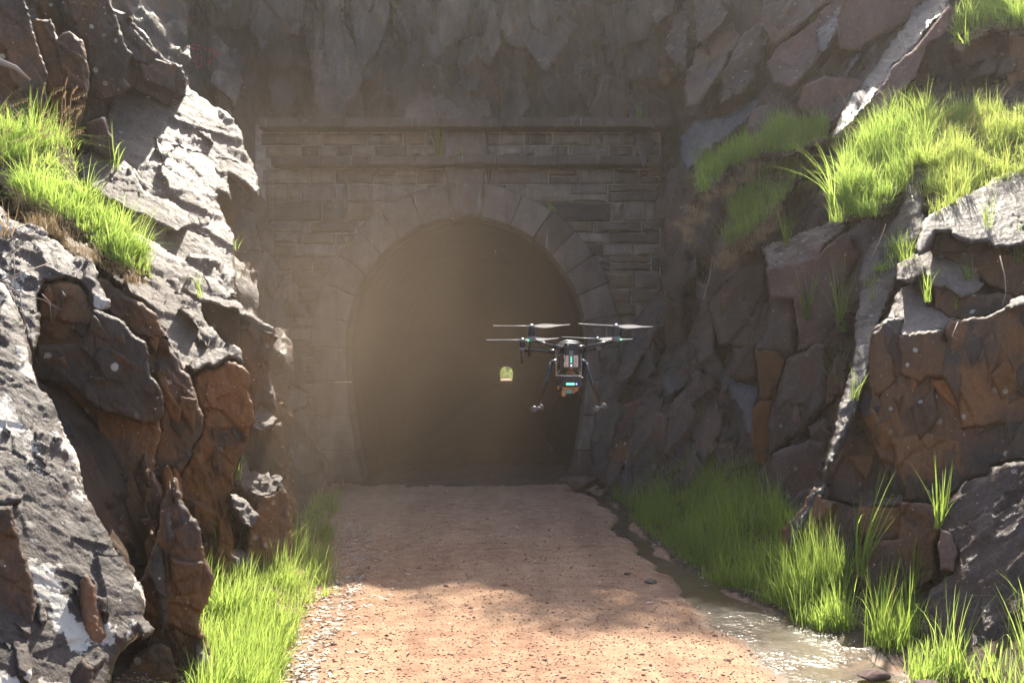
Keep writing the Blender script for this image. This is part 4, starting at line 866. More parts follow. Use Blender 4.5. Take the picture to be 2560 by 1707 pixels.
# hill the tunnel runs under
hx = np.linspace(-60, 60, 40); hy = np.concatenate([[22.6, 23.5], np.linspace(26, 362, 40), [364.5]])
X, Y = np.meshgrid(hx, hy); x = X.ravel(); y = Y.ravel()
z = 10.2+np.clip((y-23)/60, 0, 1)*4+1.2*vnoise(np.stack([x*.1, y*.1, 0*x], 1), 3); z[y > 364] = 5.2
nx = len(hx); I = np.arange(nx*len(hy)).reshape(len(hy), nx)
q = np.stack([I[:-1, :-1].ravel(), I[:-1, 1:].ravel(), I[1:, 1:].ravel(), I[1:, :-1].ravel()], 1)
hill = mesh_obj('hillside', np.stack([x, y, z], 1), q, M['soil']); tag(hill, kind='structure')

# stream
def water_mat():
    N = NT('shallow_muddy_water'); p = N.pos()
    b = N.n('ShaderNodeBsdfPrincipled'); b.inputs['Base Color'].default_value = (.75, .55, .32, 1)
    b.inputs['Roughness'].default_value = .06; b.inputs['IOR'].default_value = 1.33; b.inputs['Transmission Weight'].default_value = 1.0
    g = N.mapping(p, (1.0, 1.0, 1.0))
    calm = N.ramp(N.noise(p, 1.3, 2), [(.42, .15), (.56, 1.0)])
    n1 = N.mth('MULTIPLY', N.noise(g, 13, 2, .5), calm); n2 = N.mth('MULTIPLY', N.noise(g, 42, 2, .5), calm)
    nm = N.bump(n1, .55, .045); nm = N.bump(n2, .5, .014, nm)
    N.l(nm, b.inputs['Normal'])
    tr = N.n('ShaderNodeBsdfTransparent'); tr.inputs[0].default_value = (.72, .5, .28, 1)
    gl = N.n('ShaderNodeBsdfGlossy'); gl.inputs['Roughness'].default_value = .24; N.l(nm, gl.inputs['Normal'])
    fr = N.n('ShaderNodeFresnel'); fr.inputs['IOR'].default_value = 1.5; N.l(nm, fr.inputs['Normal'])
    df = N.n('ShaderNodeBsdfDiffuse'); df.inputs[0].default_value = (.16, .10, .05, 1)
    m0 = N.n('ShaderNodeMixShader'); m0.inputs[0].default_value = .35; N.l(tr.outputs[0], m0.inputs[1]); N.l(df.outputs[0], m0.inputs[2])
    m1 = N.n('ShaderNodeMixShader'); N.l(fr.outputs[0], m1.inputs[0]); N.l(m0.outputs[0], m1.inputs[1]); N.l(gl.outputs[0], m1.inputs[2])
    o = N.n('ShaderNodeOutputMaterial'); N.l(m1.outputs[0], o.inputs[0]); return N.m
M['water'] = water_mat()
V = []; F = []; yy = np.arange(5.5, 19.6, .1); cols = 9
for y in yy:
    sx, sw = stream(np.array([y])); 
    for k in range(cols): V.append((sx[0]+(k/(cols-1)*2-1)*(sw[0]+.35), y, -.055))
for i in range(len(yy)-1):
    for k in range(cols-1): F.append((i*cols+k, i*cols+k+1, (i+1)*cols+k+1, (i+1)*cols+k))
st = mesh_obj('stream', V, F, M['water']); tag(st, 'shallow brown stream glittering in sunlight along the right path edge', kind='structure')

# ------------------------------------------------------------------ grass
def blades(name, roots, h, hvar, wd, lean, bend, mat, label=None, cat=None, kind='stuff', seg=4, parent=None, seed=1, up=(0, 0, 1), group=None, curl=1.0):
    r = np.random.default_rng(seed); n = len(roots)
    H = h*(1+hvar*r.uniform(-1, 1, n))*(.72+.5*(vnoise(roots*2.3, 40)*.5+.5))
    a = r.uniform(0, 2*np.pi, n); ln = np.abs(r.normal(0, 1, n))
    if n > 300:                                       # blades stand in tussocks and lean out from each one's middle
        nc = max(6, n//38); ci = r.integers(0, n, nc); C0 = roots[ci]; pick = r.integers(0, nc, n)
        use = r.random(n) < .72
        offs = np.stack([r.normal(0, .045, n), r.normal(0, .045, n), np.zeros(n)], 1)
        roots = np.where(use[:, None], C0[pick]+offs, roots)
        a = np.where(use, np.arctan2(offs[:, 1], offs[:, 0])+r.normal(0, .5, n), a)
        tus = r.lognormal(-.05, .33, nc)[pick]; tb = r.uniform(.5, 1.5, nc)[pick]
        H = np.where(use, H*tus, H*.75); ln = ln*tb
        long = r.random(n) < .045; H = np.where(long, H*1.55, H)
        gap = vnoise(roots*np.array([3.3, 3.3, 3.3]), 44)+.5*vnoise(roots*9, 45); keep = gap > -.38
        H = H*np.clip(.75+.7*gap, .45, 1.25); H = np.where(keep, H, H*.22)
        H = np.minimum(H, h*1.9)
        broad = r.random(n) < .10; H = np.where(broad, H*.45, H)
    dirx = np.cos(a)*bend*ln+lean[0]; diry = np.sin(a)*bend*ln+lean[1]; dz = np.full(n, lean[2] if len(lean) > 2 else 0.)
    fa = a+np.pi/2+r.uniform(-.6, .6, n); W = wd*r.uniform(.5, 1.25, n)
    if n > 300: W = np.where(broad, W*2.6, W)
    U = np.tile(np.array(up, float), (n, 1)); U += np.stack([r.normal(0, .13, n), r.normal(0, .13, n), np.zeros(n)], 1)
    U /= np.linalg.norm(U, axis=1)[:, None]
    V = np.zeros((n, (seg+1)*2, 3))
    for k in range(seg+1):
        t = k/seg
        c = roots+U*(H*(t-.25*curl*t*t*np.clip(ln, 0, 1.5)*bend))[:, None]+np.stack([dirx, diry, dz], 1)*(H*t**2)[:, None]
        c[:, 2] -= (H*curl*.35*np.clip(ln-1, 0, 1.2)*t**3)
        ww = W*(1-t**1.6)*.5+1e-4 if k else W*.35
        side = np.stack([np.cos(fa), np.sin(fa), np.zeros(n)], 1)*np.reshape(ww, (-1, 1))
        V[:, 2*k] = c-side; V[:, 2*k+1] = c+side
    base = (np.arange(n)*(seg+1)*2)[:, None]
    q = np.concatenate([base+np.array([2*k, 2*k+1, 2*k+3, 2*k+2]) for k in range(seg)], 0)
    o = mesh_obj(name, V.reshape(-1, 3), q, M[mat] if isinstance(mat, str) else mat, parent)
    if label: tag(o, label, cat, group)
    if kind: o['kind'] = kind
    return o
def poly_pts(poly, n, seed=0, clump=0.0):
    r = np.random.default_rng(seed); P = np.array(poly, float); lo, hi = P.min(0), P.max(0); out = []; m = 0
    cl = r.uniform(lo, hi, (40, 2))
    while m < n:
        q = r.uniform(lo, hi, (n*2, 2))
        if clump: q = np.where(r.random((len(q), 1)) < clump, cl[r.integers(0, 40, len(q))]+r.normal(0, (hi-lo).min()*.07, q.shape), q)
        q = q[inside(q, P)]
        out.append(q); m += len(q)
        if len(q) == 0: break
    return np.concatenate(out)[:n]
from mathutils.bvhtree import BVHTree
def rock_tree():
    V = []; F = []; off = 0
    for root in (left, right, back):
        for c in root.children:
            me = c.data; v = np.empty(len(me.vertices)*3); me.vertices.foreach_get('co', v); v = v.reshape(-1, 3)
            V.append(v); F += [tuple(i+off for i in pl.vertices) for pl in me.polygons]; off += len(v)
    return BVHTree.FromPolygons(np.concatenate(V).tolist(), F)
TREE = None
def hit(px, py, Y0, tol=2.0):
    d = Vector(ray(px, py)); h = TREE.ray_cast(Vector((0, 0, CAM_Z)), d.normalized())
    if h[0] is not None and abs(h[0].y-Y0) < tol: return np.array(h[0])
    return at(px, py, Y0)
def snap(P, tol=1.2):
    out = P.copy(); o = Vector((0, 0, CAM_Z))
    for i, p in enumerate(P):
        h = TREE.ray_cast(o, (Vector(p)-o).normalized())
        if h[0] is not None and abs(h[0].y-p[1]) < tol: out[i] = h[0]
    return out
def on_plane(q, n, anc):
    n = np.array(n, float); n /= np.linalg.norm(n); c = n@at(*anc)
    R = np.stack([(q[:, 0]-CX)/FPX, np.ones(len(q)), -(q[:, 1]-HY)/FPX], 1)
    Yd = (c-n[2]*CAM_Z)/(R@n); P = R*Yd[:, None]; P[:, 2] += CAM_Z; return snap(P)
def on_ground(q):
    Yd = CAM_Z*FPX/(q[:, 1]-HY); x = (q[:, 0]-CX)/FPX*Yd
    return np.stack([x, Yd, gz(x, Yd, False)], 1)

# soil ledges that carry the grass on the rock walls
SK = dict(rough=1.0, big=.35, deep=1.0, rnd_r=.12, wobble=7, name='soil_ledge')
GNL = (.38, -.42, .82)
block('G1', 'soil', [(-250, 290), (0, 330), (60, 305), (130, 330), (180, 390), (205, 480), (260, 545), (330, 600), (372, 665), (370, 700), (330, 715), (280, 675), (225, 620), (150, 575), (60, 525), (0, 450), (-250, 400)], GNL, (180, 500, 9.2), left, GL, **SK)
block('G3', 'soil', [(2085, 520), (2095, 440), (2150, 345), (2250, 300), (2560, 270), (2850, 250), (2850, 420), (2560, 435), (2440, 470), (2340, 530), (2318, 520), (2310, 465), (2290, 410), (2240, 500), (2180, 545), (2110, 550)], (-.25, -.45, .86), (2300, 420, 12.1), right, GR, **SK)
block('G2', 'soil', [(1740, 500), (1735, 430), (1800, 380), (1900, 335), (2000, 315), (2075, 310), (2070, 360), (1985, 395), (1900, 400), (1840, 420), (1770, 500)], (-.3, -.45, .84), (1900, 380, 15.4), right, GR, **SK)
block('G2b', 'soil', [(1780, 640), (1810, 560), (1850, 480), (1920, 420), (2010, 385), (2020, 430), (1970, 500), (1930, 560), (1870, 620), (1800, 670)], (-.35, -.5, .8), (1900, 510, 14.9), right, GR, **SK)
block('G4', 'soil', [(2380, 110), (2400, 20), (2600, -20), (2850, -40), (2850, 80), (2560, 78), (2480, 75), (2400, 125)], (-.3, -.5, .8), (2450, 70, 14.2), right, GR, **SK)

M['grassy'] = leaf_mat('yellowing_grass', (.12, .17, .035), (.21, .26, .06), (.54, .64, .15))
TREE = rock_tree()
q = poly_pts([(-120, 300), (0, 325), (60, 300), (130, 325), (180, 385), (205, 475), (240, 545), (190, 560), (120, 545), (40, 480), (0, 420), (-120, 380)], 7500, 1)
blades('grass', on_plane(q, GNL, (180, 500, 9.2)), .30, .5, .0065, (.14, -.25, -.15), .7, 'grass', 'tall sunlit grass hanging over the left rock wall at the picture edge', 'grass', seed=11)
q = poly_pts([(195, 490), (240, 520), (330, 600), (372, 660), (360, 700), (300, 670), (230, 600), (190, 550)], 3800, 2)
blades('grass', on_plane(q, GNL, (180, 500, 9.2)), .26, .5, .0075, (.2, -.2, -.1), .6, 'grass', 'low sunlit grass tuft above the bright grey slab on the left wall', 'grass', seed=12)
q = poly_pts([(60, 500), (150, 560), (230, 620), (300, 670), (370, 690), (350, 720), (280, 690), (200, 640), (130, 590), (40, 540)], 3600, 3)
blades('dry_grass', on_plane(q, GNL, (180, 500, 9.15)), .26, .5, .004, (.0, -.25, -.75), .45, 'dry', 'matted brown dead grass drooping under the left green tuft', 'dry grass', seed=13)
q = poly_pts([(1745, 470), (1742, 425), (1800, 378), (1900, 332), (2000, 312), (2070, 308), (2065, 345), (1980, 385), (1900, 390), (1820, 425), (1765, 490)], 6500, 4)
blades('grass', on_plane(q, (-.3, -.45, .84), (1900, 380, 15.4)), .24, .5, .008, (-.1, -.05), .42, 'grassdeep', 'upper shaded green grass strip on a ledge right of the portal', 'grass', seed=14)
q = poly_pts([(1810, 600), (1840, 500), (1920, 430), (2000, 395), (1990, 460), (1945, 520), (1880, 590), (1825, 620)], 4200, 5)
blades('grass', on_plane(q, (-.35, -.5, .8), (1900, 510, 14.9)), .26, .5, .008, (-.12, -.1), .42, 'grassdeep', 'lower shaded green grass patch with brown base below the ledge strip', 'grass', seed=15)
q = poly_pts([(1690, 560), (1750, 500), (1850, 420), (1990, 390), (1960, 420), (1840, 470), (1780, 540), (1730, 640)], 1500, 6)
blades('dry_grass', on_plane(q, (-.3, -.45, .84), (1900, 395, 15.3)), .34, .5, .005, (-.15, -.15, -.8), .4, 'dry', 'brown root fringe hanging from the grassy ledge right of the portal', 'dry grass', seed=16)
q = poly_pts([(1790, 650), (1830, 620), (1900, 580), (1960, 540), (1930, 590), (1860, 640), (1800, 680)], 1200, 61)
blades('dry_grass', on_plane(q, (-.35, -.5, .8), (1900, 510, 14.8)), .36, .5, .005, (-.2, -.15, -.7), .4, 'dry', 'dry stems trailing below the lower shaded grass patch', 'dry grass', seed=17)
q = poly_pts([(2095, 560), (2100, 440), (2150, 345), (2250, 300), (2330, 300), (2330, 420), (2290, 420), (2250, 500), (2200, 545), (2110, 550)], 8000, 7)
blades('grass', on_plane(q, (-.25, -.45, .86), (2300, 420, 12.1)), .32, .5, .007, (-.12, -.25, -.15), .55, 'grass', 'bright leafy grass spilling over the left end of the right ledge', 'grass', seed=18)
q = poly_pts([(2280, 300), (2560, 275), (2750, 265), (2750, 420), (2560, 435), (2440, 475), (2340, 540), (2320, 520), (2318, 460), (2290, 400)], 24000, 8)
blades('grass', on_plane(q, (-.25, -.45, .86), (2300, 420, 12.1)), .22, .5, .006, (-.03, -.08), .55, 'grassy', 'broad sunlit short grass bank above the smooth right slab', 'grass', seed=19)
q = poly_pts([(2385, 110), (2400, 20), (2600, -20), (2750, -20), (2750, 75), (2480, 75), (2410, 120)], 5200, 9)
blades('grass', on_plane(q, (-.3, -.5, .8), (2450, 70, 14.2)), .32, .5, .008, (-.1, -.15), .5, 'grass', 'green grass in the upper right corner above the red block', 'grass', seed=20)
q = poly_pts([(2215, 640), (2250, 590), (2285, 620), (2270, 660), (2200, 690), (2190, 740), (2170, 800), (2180, 700)], 800, 10)
blades('grass', on_plane(q, (-.46, -.50, .73), (2200, 750, 10.6)), .16, .5, .006, (-.1, -.1), .35, 'grass', 'small sunlit tufts growing in the seam of the steep right slab', 'grass', seed=21)
# along the foot of the walls
q = poly_pts([(1515, 1222), (1555, 1262), (1605, 1318), (1680, 1380), (1770, 1435), (1870, 1485), (1975, 1520), (2010, 1500), (2000, 1440), (1930, 1380), (1850, 1330), (1760, 1285), (1640, 1235)], 22000, 20)
rt = on_ground(q); rt[:, 2] += np.clip((rt[:, 0]-stream(rt[:, 1])[0]-.5), 0, 2)*.35
blades('grass', rt, .34, .55, .008, (-.06, -.08), .46, 'grassdeep', 'long bed of shaded green grass between the stream and the right wall', 'grass', seed=22)
q = poly_pts([(1990, 1500), (2010, 1480), (2100, 1500), (2130, 1530), (2125, 1560), (2060, 1562), (2000, 1545)], 2600, 21)
rt = on_ground(q)
blades('grass', rt, .42, .4, .009, (-.05, -.05), .36, 'grass', 'brightly sunlit grass clump at the bend of the stream', 'grass', seed=23)
q = poly_pts([(2185, 1575), (2200, 1545), (2270, 1560), (2290, 1600), (2250, 1630), (2205, 1620)], 1100, 22)
blades('grass', on_ground(q), .36, .4, .009, (.0, -.05), .38, 'grassdeep', 'half shaded grass clump just right of the bright stream clump', 'grass', seed=24)
q = poly_pts([(2270, 1650), (2290, 1620), (2400, 1650), (2420, 1700), (2330, 1720), (2290, 1700)], 420, 23)
blades('grass', on_ground(q), .34, .4, .010, (.05, -.05), .42, 'grass', 'broad-bladed grass in front of the triangular shadows, lower right', 'grass', seed=25)
q = poly_pts([(2420, 1720), (2520, 1640), (2620, 1600), (2750, 1650), (2750, 1850), (2420, 1850)], 1500, 24)
blades('grass', on_ground(q), .30, .4, .010, (-.1, -.1), .5, 'grass', 'tangled sunlit grass in the bottom right corner', 'grass', seed=26)
q = poly_pts([(490, 1850), (500, 1600), (515, 1500), (600, 1430), (690, 1390), (770, 1370), (820, 1400), (830, 1480), (760, 1530), (735, 1600), (690, 1680), (640, 1850)], 13000, 25)
blades('grass', on_ground(q), .24, .5, .0085, (.12, -.08), .5, 'grass', 'brilliant sunlit grass at the foot of the left rock wall', 'grass', seed=27)
q = poly_pts([(770, 1370), (765, 1310), (790, 1260), (830, 1225), (860, 1215), (850, 1260), (825, 1320), (835, 1390)], 1600, 26)
blades('grass', on_ground(q), .24, .5, .009, (.06, -.05), .4, 'grassdeep', 'shaded grass running from the sunlit left tuft towards the portal', 'grass', seed=28)

# single plants that can be told apart
def plant(root, h, nb, label, mat='grass', wd=.010, bend=.45, lean=(0, -.1), seed=0, group=None):
    r = np.random.default_rng(seed); R = np.array(root)+r.normal(0, .02, (nb, 3))*[1, 1, .3]
    o = blades('plant', R-np.array(root), h, .4, wd, lean, bend, mat, None, None, None, 5, None, seed)
    o.location = root; tag(o, label, 'plant', group); return o
plant(hit(2350, 1320, 8.55), .36, 26, 'tall thin reed growing in the crack of the right rock face', 'grassdeep', .012, .3, (-.02, -.1), 31)
plant(hit(2285, 1480, 8.5), .34, 40, 'small shaded tuft at the foot of the tall reed, right wall', 'grassdeep', .008, .3, (.02, -.1), 32)
plant(hit(2150, 1440, 9.3), .6, 34, 'arching grass plant behind the bright stream clump', 'grassdeep', .012, .3, (.1, -.1), 33)
plant(hit(2018, 800, 12.6), .42, 46, 'green tuft beside the flat topped boulder on the right wall', 'grassdeep', .009, .4, (0, -.1), 34)
plant(hit(2105, 830, 11.7), .62, 60, 'dark green tuft in the gully left of the steep slab', 'grassdeep', .008, .35, (0, -.1), 35)
plant(hit(2092, 985, 11.4), .45, 30, 'pale tuft lower down the gully left of the steep slab', 'grassdeep', .008, .35, (0, -.1), 36)
plant(hit(1720, 730, 18.2), .45, 40, 'lone shaded tuft on rock right of the arch', 'grassdeep', .012, .4, (-.1, -.1), 37)
plant(hit(1965, 610, 14.0), .42, 34, 'upright tuft on the flat rock with the sunlit patch', 'grassdeep', .010, .3, (0, -.1), 38)
plant(hit(2080, 520, 11.0), .55, 20, 'sunlit leaning leaves at the left tip of the right ledge', 'grass', .014, .5, (-.5, -.1, -.1), 39)
plant(hit(2138, 1000, 10.15), .22, 16, 'little bright weed on the steep slab edge, red leaf inside', 'grass', .009, .3, (.05, -.1), 40)
plant(hit(2470, 570, 9.5), .26, 14, 'slim weed growing from a seam in the smooth right slab', 'grass', .008, .25, (0, -.05), 41)
plant(hit(2545, 655, 9.2), .26, 30, 'bright weed under the edge of the smooth right slab', 'grass', .008, .4, (0, -.1), 42)
plant(hit(2420, 700, 9.15), .16, 26, 'small weed with reddish base in the middle of the right ledges', 'grass', .008, .5, (0, -.1), 43)
plant(hit(2318, 755, 9.05), .20, 18, 'thin weed on the lowest sunlit ledge of the right rock', 'grass', .008, .4, (0, -.1), 44)
plant(hit(2392, 775, 9.0), .13, 9, 'tiny bright sprout at the brink of the rusty right face', 'grass', .010, .4, (0, -.1), 45)
plant(hit(2475, 615, 9.35), .11, 7, 'tiny leaf sprout on the rim below the smooth right slab', 'grass', .012, .5, (0, -.1), 46)
plant(hit(290, 430, 10.6), .34, 7, 'single bright leaf standing before the grey slab', 'grass', .018, .25, (.18, -.1), 47)
plant(hit(495, 745, 9.6), .22, 12, 'small fern-like weed on the bright left slab', 'grass', .008, .6, (0, -.1), 48)
plant(hit(590, 700, 11.0), .16, 8, 'small sprig at the right rim of the left slab', 'grass', .009, .6, (.1, -.1), 49)
plant(hit(592, 622, 11.2), .16, 7, 'drooping sprig high on the right rim of the left slab', 'grass', .009, .6, (.3, -.1, -.2), 50)
plant(hit(594, 1200, 11.0), .26, 22, 'green sprig in the hollow of the left rock pillar', 'grass', .009, .4, (0, -.1), 51)
plant(hit(545, 1440, 9.6), .42, 16, 'leafy weed rising in front of the left boulder', 'grass', .014, .4, (0, -.1), 52)
plant(hit(15, 600, 6.9), .22, 14, 'orange-tipped leaf rosette at the left picture edge', 'dry', .014, .6, (.1, -.2), 53)
plant((PX(1600), 20.1, PZ(306)), .30, 60, 'grass tuft on top of the coping at its right end', 'grassdeep', .010, .4, (0, -.1), 54)
plant((PX(1100), 19.86, PZ(398)), .55, 60, 'weed climbing beside the left edge of the parapet pilaster', 'grassdeep', .012, .18, (0, -.02), 55)
plant((PX(1160), 19.76, PZ(398)), .12, 30, 'low weed on the ledge under the parapet pilaster', 'grassdeep', .014, .8, (0, -.02), 56)
plant((PX(1375), 19.84, PZ(530)), .14, 26, 'tiny weed on the arch ring right of the keystone', 'grassdeep', .012, .5, (0, -.1), 57)
plant((PX(872), 19.84, PZ(620)), .14, 22, 'tiny weed on the arch ring left of the keystone', 'grassdeep', .012, .5, (0, -.1), 58)

# dead twigs and seed stems
M['twig'] = mat_plain('bleached_twig', (.30, .23, .18), .7)
def twig(pts, r, label, cat='twig', mat='twig'):
    P = [Vector(p) for p in pts]; o = tube('twig', [p-P[0] for p in P], [r*(1-.6*i/(len(P)-1)) for i in range(len(P))], M[mat], None, 5)
    o.location = P[0]; tag(o, label, cat); return o
twig([at(1700, 520, 15.0), at(1715, 515, 15), at(1712, 530, 15)], .012, 'pale broken twig end on the grassy ledge fringe')
twig([at(1758, 750, 14.4), at(1775, 690, 14.4), at(1780, 650, 14.5), at(1798, 620, 14.6)], .008, 'long thin dead root hanging below the lower grass patch')
twig([at(1933, 742, 13.1), at(1950, 730, 13.1), at(1972, 724, 13.1), at(1990, 738, 13.1)], .011, 'pale forked twig lying on the boulder right of the arch')
twig([at(2180, 640, 9.9), at(2200, 600, 9.9), at(2215, 560, 9.9)], .006, 'thin bare stem over the steep right slab')
twig([at(2500, 640, 9.0), at(2512, 690, 8.9), at(2515, 730, 8.8), at(2505, 765, 8.8)], .005, 'thin dead root dangling below the smooth right slab')
twig([at(2395, 805, 8.9), at(2380, 840, 8.85), at(2395, 850, 8.8)], .005, 'short dead stem over the rusty right face')
twig([at(0, 700, 6.6), at(60, 680, 6.7), at(130, 655, 6.9)], .005, 'straight bleached twig across the left edge', )
twig([at(20, 720, 6.6), at(60, 735, 6.6), at(110, 750, 6.6), at(155, 775, 6.6)], .004, 'curved reddish twig over the rusty left block')
twig([at(50, 730, 6.5), at(55, 780, 6.5), at(70, 830, 6.5)], .004, 'short forked dead stem at the upper left slab')
twig([at(35, 640, 6.6), at(37, 700, 6.6), at(39, 760, 6.6)], .004, 'upright brown stem by the left picture edge')
twig([at(105, 735, 6.7), at(125, 755, 6.7), at(128, 800, 6.7)], .003, 'hair-thin hanging tendril on the rusty left block')
twig([at(0, 155, 8.6), at(40, 170, 8.6), at(75, 200, 8.6)], .03, 'thick grey branch end in the upper left')
# drooping seed heads over the left tuft
r = np.random.default_rng(5)
stems = []
for k in range(26):
    bx, by = r.uniform(0, 190), r.uniform(300, 420); Y0 = 9.0; b = at(bx, by, Y0); hgt = r.uniform(.3, .6); lx = r.uniform(.05, .3)
    pts = [Vector(b)+Vector((lx*t*t, -.1*t, hgt*(t-.35*t**3))) for t in np.linspace(0, 1, 7)]
    stems.append(pts)
V = []; F = []
for pts in stems:
    for i in range(len(pts)-1):
        a, b = pts[i], pts[i+1]; s = Vector((.0016, 0, .0016)); n0 = len(V); V += [a-s, a+s, b+s, b-s]; F.append((n0, n0+1, n0+2, n0+3))
    for j in range(9):
        p = pts[-1].lerp(pts[-3], j/9); n0 = len(V); l = r.uniform(.015, .035); d = Vector((r.uniform(-.006, .01), 0, -l)); s = Vector((.0035, .002, 0))
        V += [p, p+d*.5+s, p+d, p+d*.5-s]; F.append((n0, n0+1, n0+2, n0+3))
o = mesh_obj('seed_stems', [tuple(v) for v in V], F, M['dry'], None, False); tag(o, 'drooping brown seed heads arching over the left hanging grass', 'seed heads', kind='stuff')

# ------------------------------------------------------------------ loose stones, boulders, litter
def ico(sub=2):
    bm = bmesh.new(); bmesh.ops.create_icosphere(bm, subdivisions=sub, radius=1); V = np.array([v.co[:] for v in bm.verts]); F = np.array([[v.index for v in f.verts] for f in bm.faces]); bm.free(); return V, F
def boulder(name, loc, size, mat, label, seed=0, rot=0.0, cat='boulder', sub=4, cut=6):
    V, F = ico(sub); r = np.random.default_rng(seed)
    for k in range(cut*2):                                   # planes split it into flat faces
        d = r.normal(0, 1, 3); d /= np.linalg.norm(d); h = r.uniform(.5, .85); t = V@d
        V = V-np.outer(np.clip(t-h, 0, None), d)
    V = V*np.array(size)*.62*2/1.6
    V += (V/np.linalg.norm(V, axis=1)[:, None])*(relief(V*1.0+np.array(loc), (.3, .3, -.9), .5, .12, seed)[:, None]*min(1, max(size)*1.3))
    c, s = math.cos(rot), math.sin(rot); V = V@np.array([[c, s, 0], [-s, c, 0], [0, 0, 1]])
    o = mesh_obj(name if cat == 'boulder' else 'stone', V, F, M[mat]); o.location = loc; tag(o, label, cat); return o
boulder('boulder', tuple(at(592, 1395, 9.9)-np.array([0, 0, .06])), (.27, .28, .24), 'grey', 'angular boulder half hidden by sunlit grass at the left wall foot', 3, .4)
boulder('boulder', tuple(at(560, 1440, 9.7)-np.array([0, 0, .12])), (.2, .22, .17), 'grey', 'smaller boulder in front of the angular one, deep in grass', 5, .9)
boulder('boulder', (2.38, 7.25, -.02), (.16, .12, .06), 'red', 'flat brown stone lying in the glittering stream', 7, .2, 'stone', 3)
boulder('boulder', (2.62, 6.95, .0), (.12, .12, .07), 'red', 'dark stone at the stream edge in the lower right corner', 8, .6, 'stone', 3)
boulder('boulder', (1.32, 10.45, .0), (.085, .07, .035), 'pale', 'small pale stone on the path beside the shaded stream', 9, .2, 'stone', 3)
boulder('boulder', (1.15, 10.9, .0), (.05, .04, .022), 'pale', 'pebble-sized stone just behind the small pale stone', 10, .2, 'stone', 3)
boulder('boulder', tuple(at(1760, 1250, 14.2)), (.55, .4, .3), 'purple', 'rounded reddish boulder above the shaded grass bed', 11, .2)
boulder('boulder', tuple(at(1450, 1205, 18.6)), (.5, .4, .16), 'purple', 'low rock mound at the right foot of the portal', 12, .1)
boulder('boulder', tuple(at(585, 742, 10.4)), (.045, .03, .03), 'white_stone' if 'white_stone' in M else 'pale', 'small white stone on the rim of the left slab', 13, .1, 'stone', 2)
boulder('boulder', tuple(at(1824, 222, 17.2)), (.10, .06, .05), 'pale', 'pale stone lodged in the dark hollow high on the right wall', 14, .1, 'stone', 2)

def scatter(name, protoV, protoF, locs, scales, mat, label, cat, seed=0, flat=.6, parent=None):
    r = np.random.default_rng(seed); n = len(locs); a = r.uniform(0, 2*np.pi, n); nv = len(protoV)
    c, s = np.cos(a), np.sin(a); Vv = protoV[None]*scales[:, None, :]
    x = Vv[..., 0]*c[:, None]-Vv[..., 1]*s[:, None]; y = Vv[..., 0]*s[:, None]+Vv[..., 1]*c[:, None]
    tl = r.normal(0, .25, n)[:, None]; z = Vv[..., 2]+x*tl
    V = np.stack([x, y, z], 2)+locs[:, None, :]
    Fv = protoF[None]+(np.arange(n)*nv)[:, None, None]
    o = mesh_obj(name, V.reshape(-1, 3), Fv.reshape(-1, protoF.shape[1]), M[mat], parent, False); tag(o, label, cat, kind='stuff'); return o
def pebble_mat():
    N = NT('path_pebbles'); g = N.n('ShaderNodeNewGeometry')
    col = N.ramp(g.outputs['Random Per Island'], [(0, (.13, .06, .04)), (.3, (.26, .13, .08)), (.6, (.38, .22, .14)), (.85, (.46, .32, .22)), (1, (.20, .13, .10))])
    return N.out(col, .85, None, .25)
M['pebble'] = pebble_mat()
V0, F0 = ico(1); V0 = V0[:]; 
V8 = np.array([(1, 0, 0), (0, 1, 0), (-1, 0, 0), (0, -1, 0), (0, 0, 1), (.6, .6, .35), (-.6, .5, .4), (0, 0, -1)], float)
bm = bmesh.new()
for v in V8: bm.verts.new(v)
bmesh.ops.convex_hull(bm, input=bm.verts); bm.verts.index_update(); V8 = np.array([v.co[:] for v in bm.verts]); F8 = np.array([[v.index for v in f.verts] for f in bm.faces if len(f.verts) == 3]); bm.free()
n = 30000; yv = 6.2+9.5*r.random(n)**1.7; xv = r.uniform(-2.3, 2.6, n); m = np.abs(xv-stream(yv)[0]) > stream(yv)[1]*.8; xv, yv = xv[m], yv[m]
S = (r.lognormal(0, .42, len(xv))*.0062*np.where(r.random(len(xv)) < .012, 2.6, 1))[:, None]*r.uniform(.7, 1.3, (len(xv), 3))*[1, 1, .6]
scatter('gravel', V8, F8, np.stack([xv, yv, gz(xv, yv)], 1), S, 'pebble', 'loose red gravel strewn over the sunlit path', 'gravel', 3)
LV = np.array([(-1, 0, 0), (-.3, .22, .10), (.35, .2, .08), (1, 0, -.02), (.35, -.2, .02), (-.3, -.2, .0)], float); LF = np.array([(0, 1, 2, 3), (0, 3, 4, 5)])
n = 2600; yv = 6.3+8*r.random(n)**1.9; xv = np.interp(yv, [7, 12, 16.6], [-1.25, -1.5, -2.2])-np.abs(r.normal(0, .32, n))+np.where(r.random(n) < .2, .35*r.random(n), 0); 
S = (r.uniform(.014, .045, n))[:, None]*np.array([1, 1.1, 1.2])
scatter('leaf_litter', LV, LF, np.stack([xv, yv, gz(xv, yv)+.008], 1), S, 'litter', 'pale dead leaves and bark heaped along the left path edge', 'leaf litter', 4)
n = 260; yv = 7+11*r.random(n); xv = r.uniform(-2.4, 1.5, n); S = (r.uniform(.015, .05, n))[:, None]*np.array([1, .8, 1.2])
scatter('leaf_litter', LV, LF, np.stack([xv, yv, gz(xv, yv)+.008], 1), S, 'litter', 'single pale leaves dotted across the gravel path', 'leaf litter', 5)
n = 200; yv = 8+10*r.random(n); xv = stream(yv)[0]+r.uniform(.1, .6, n); S = (r.uniform(.015, .045, n))[:, None]*np.array([1, .8, 1.2])
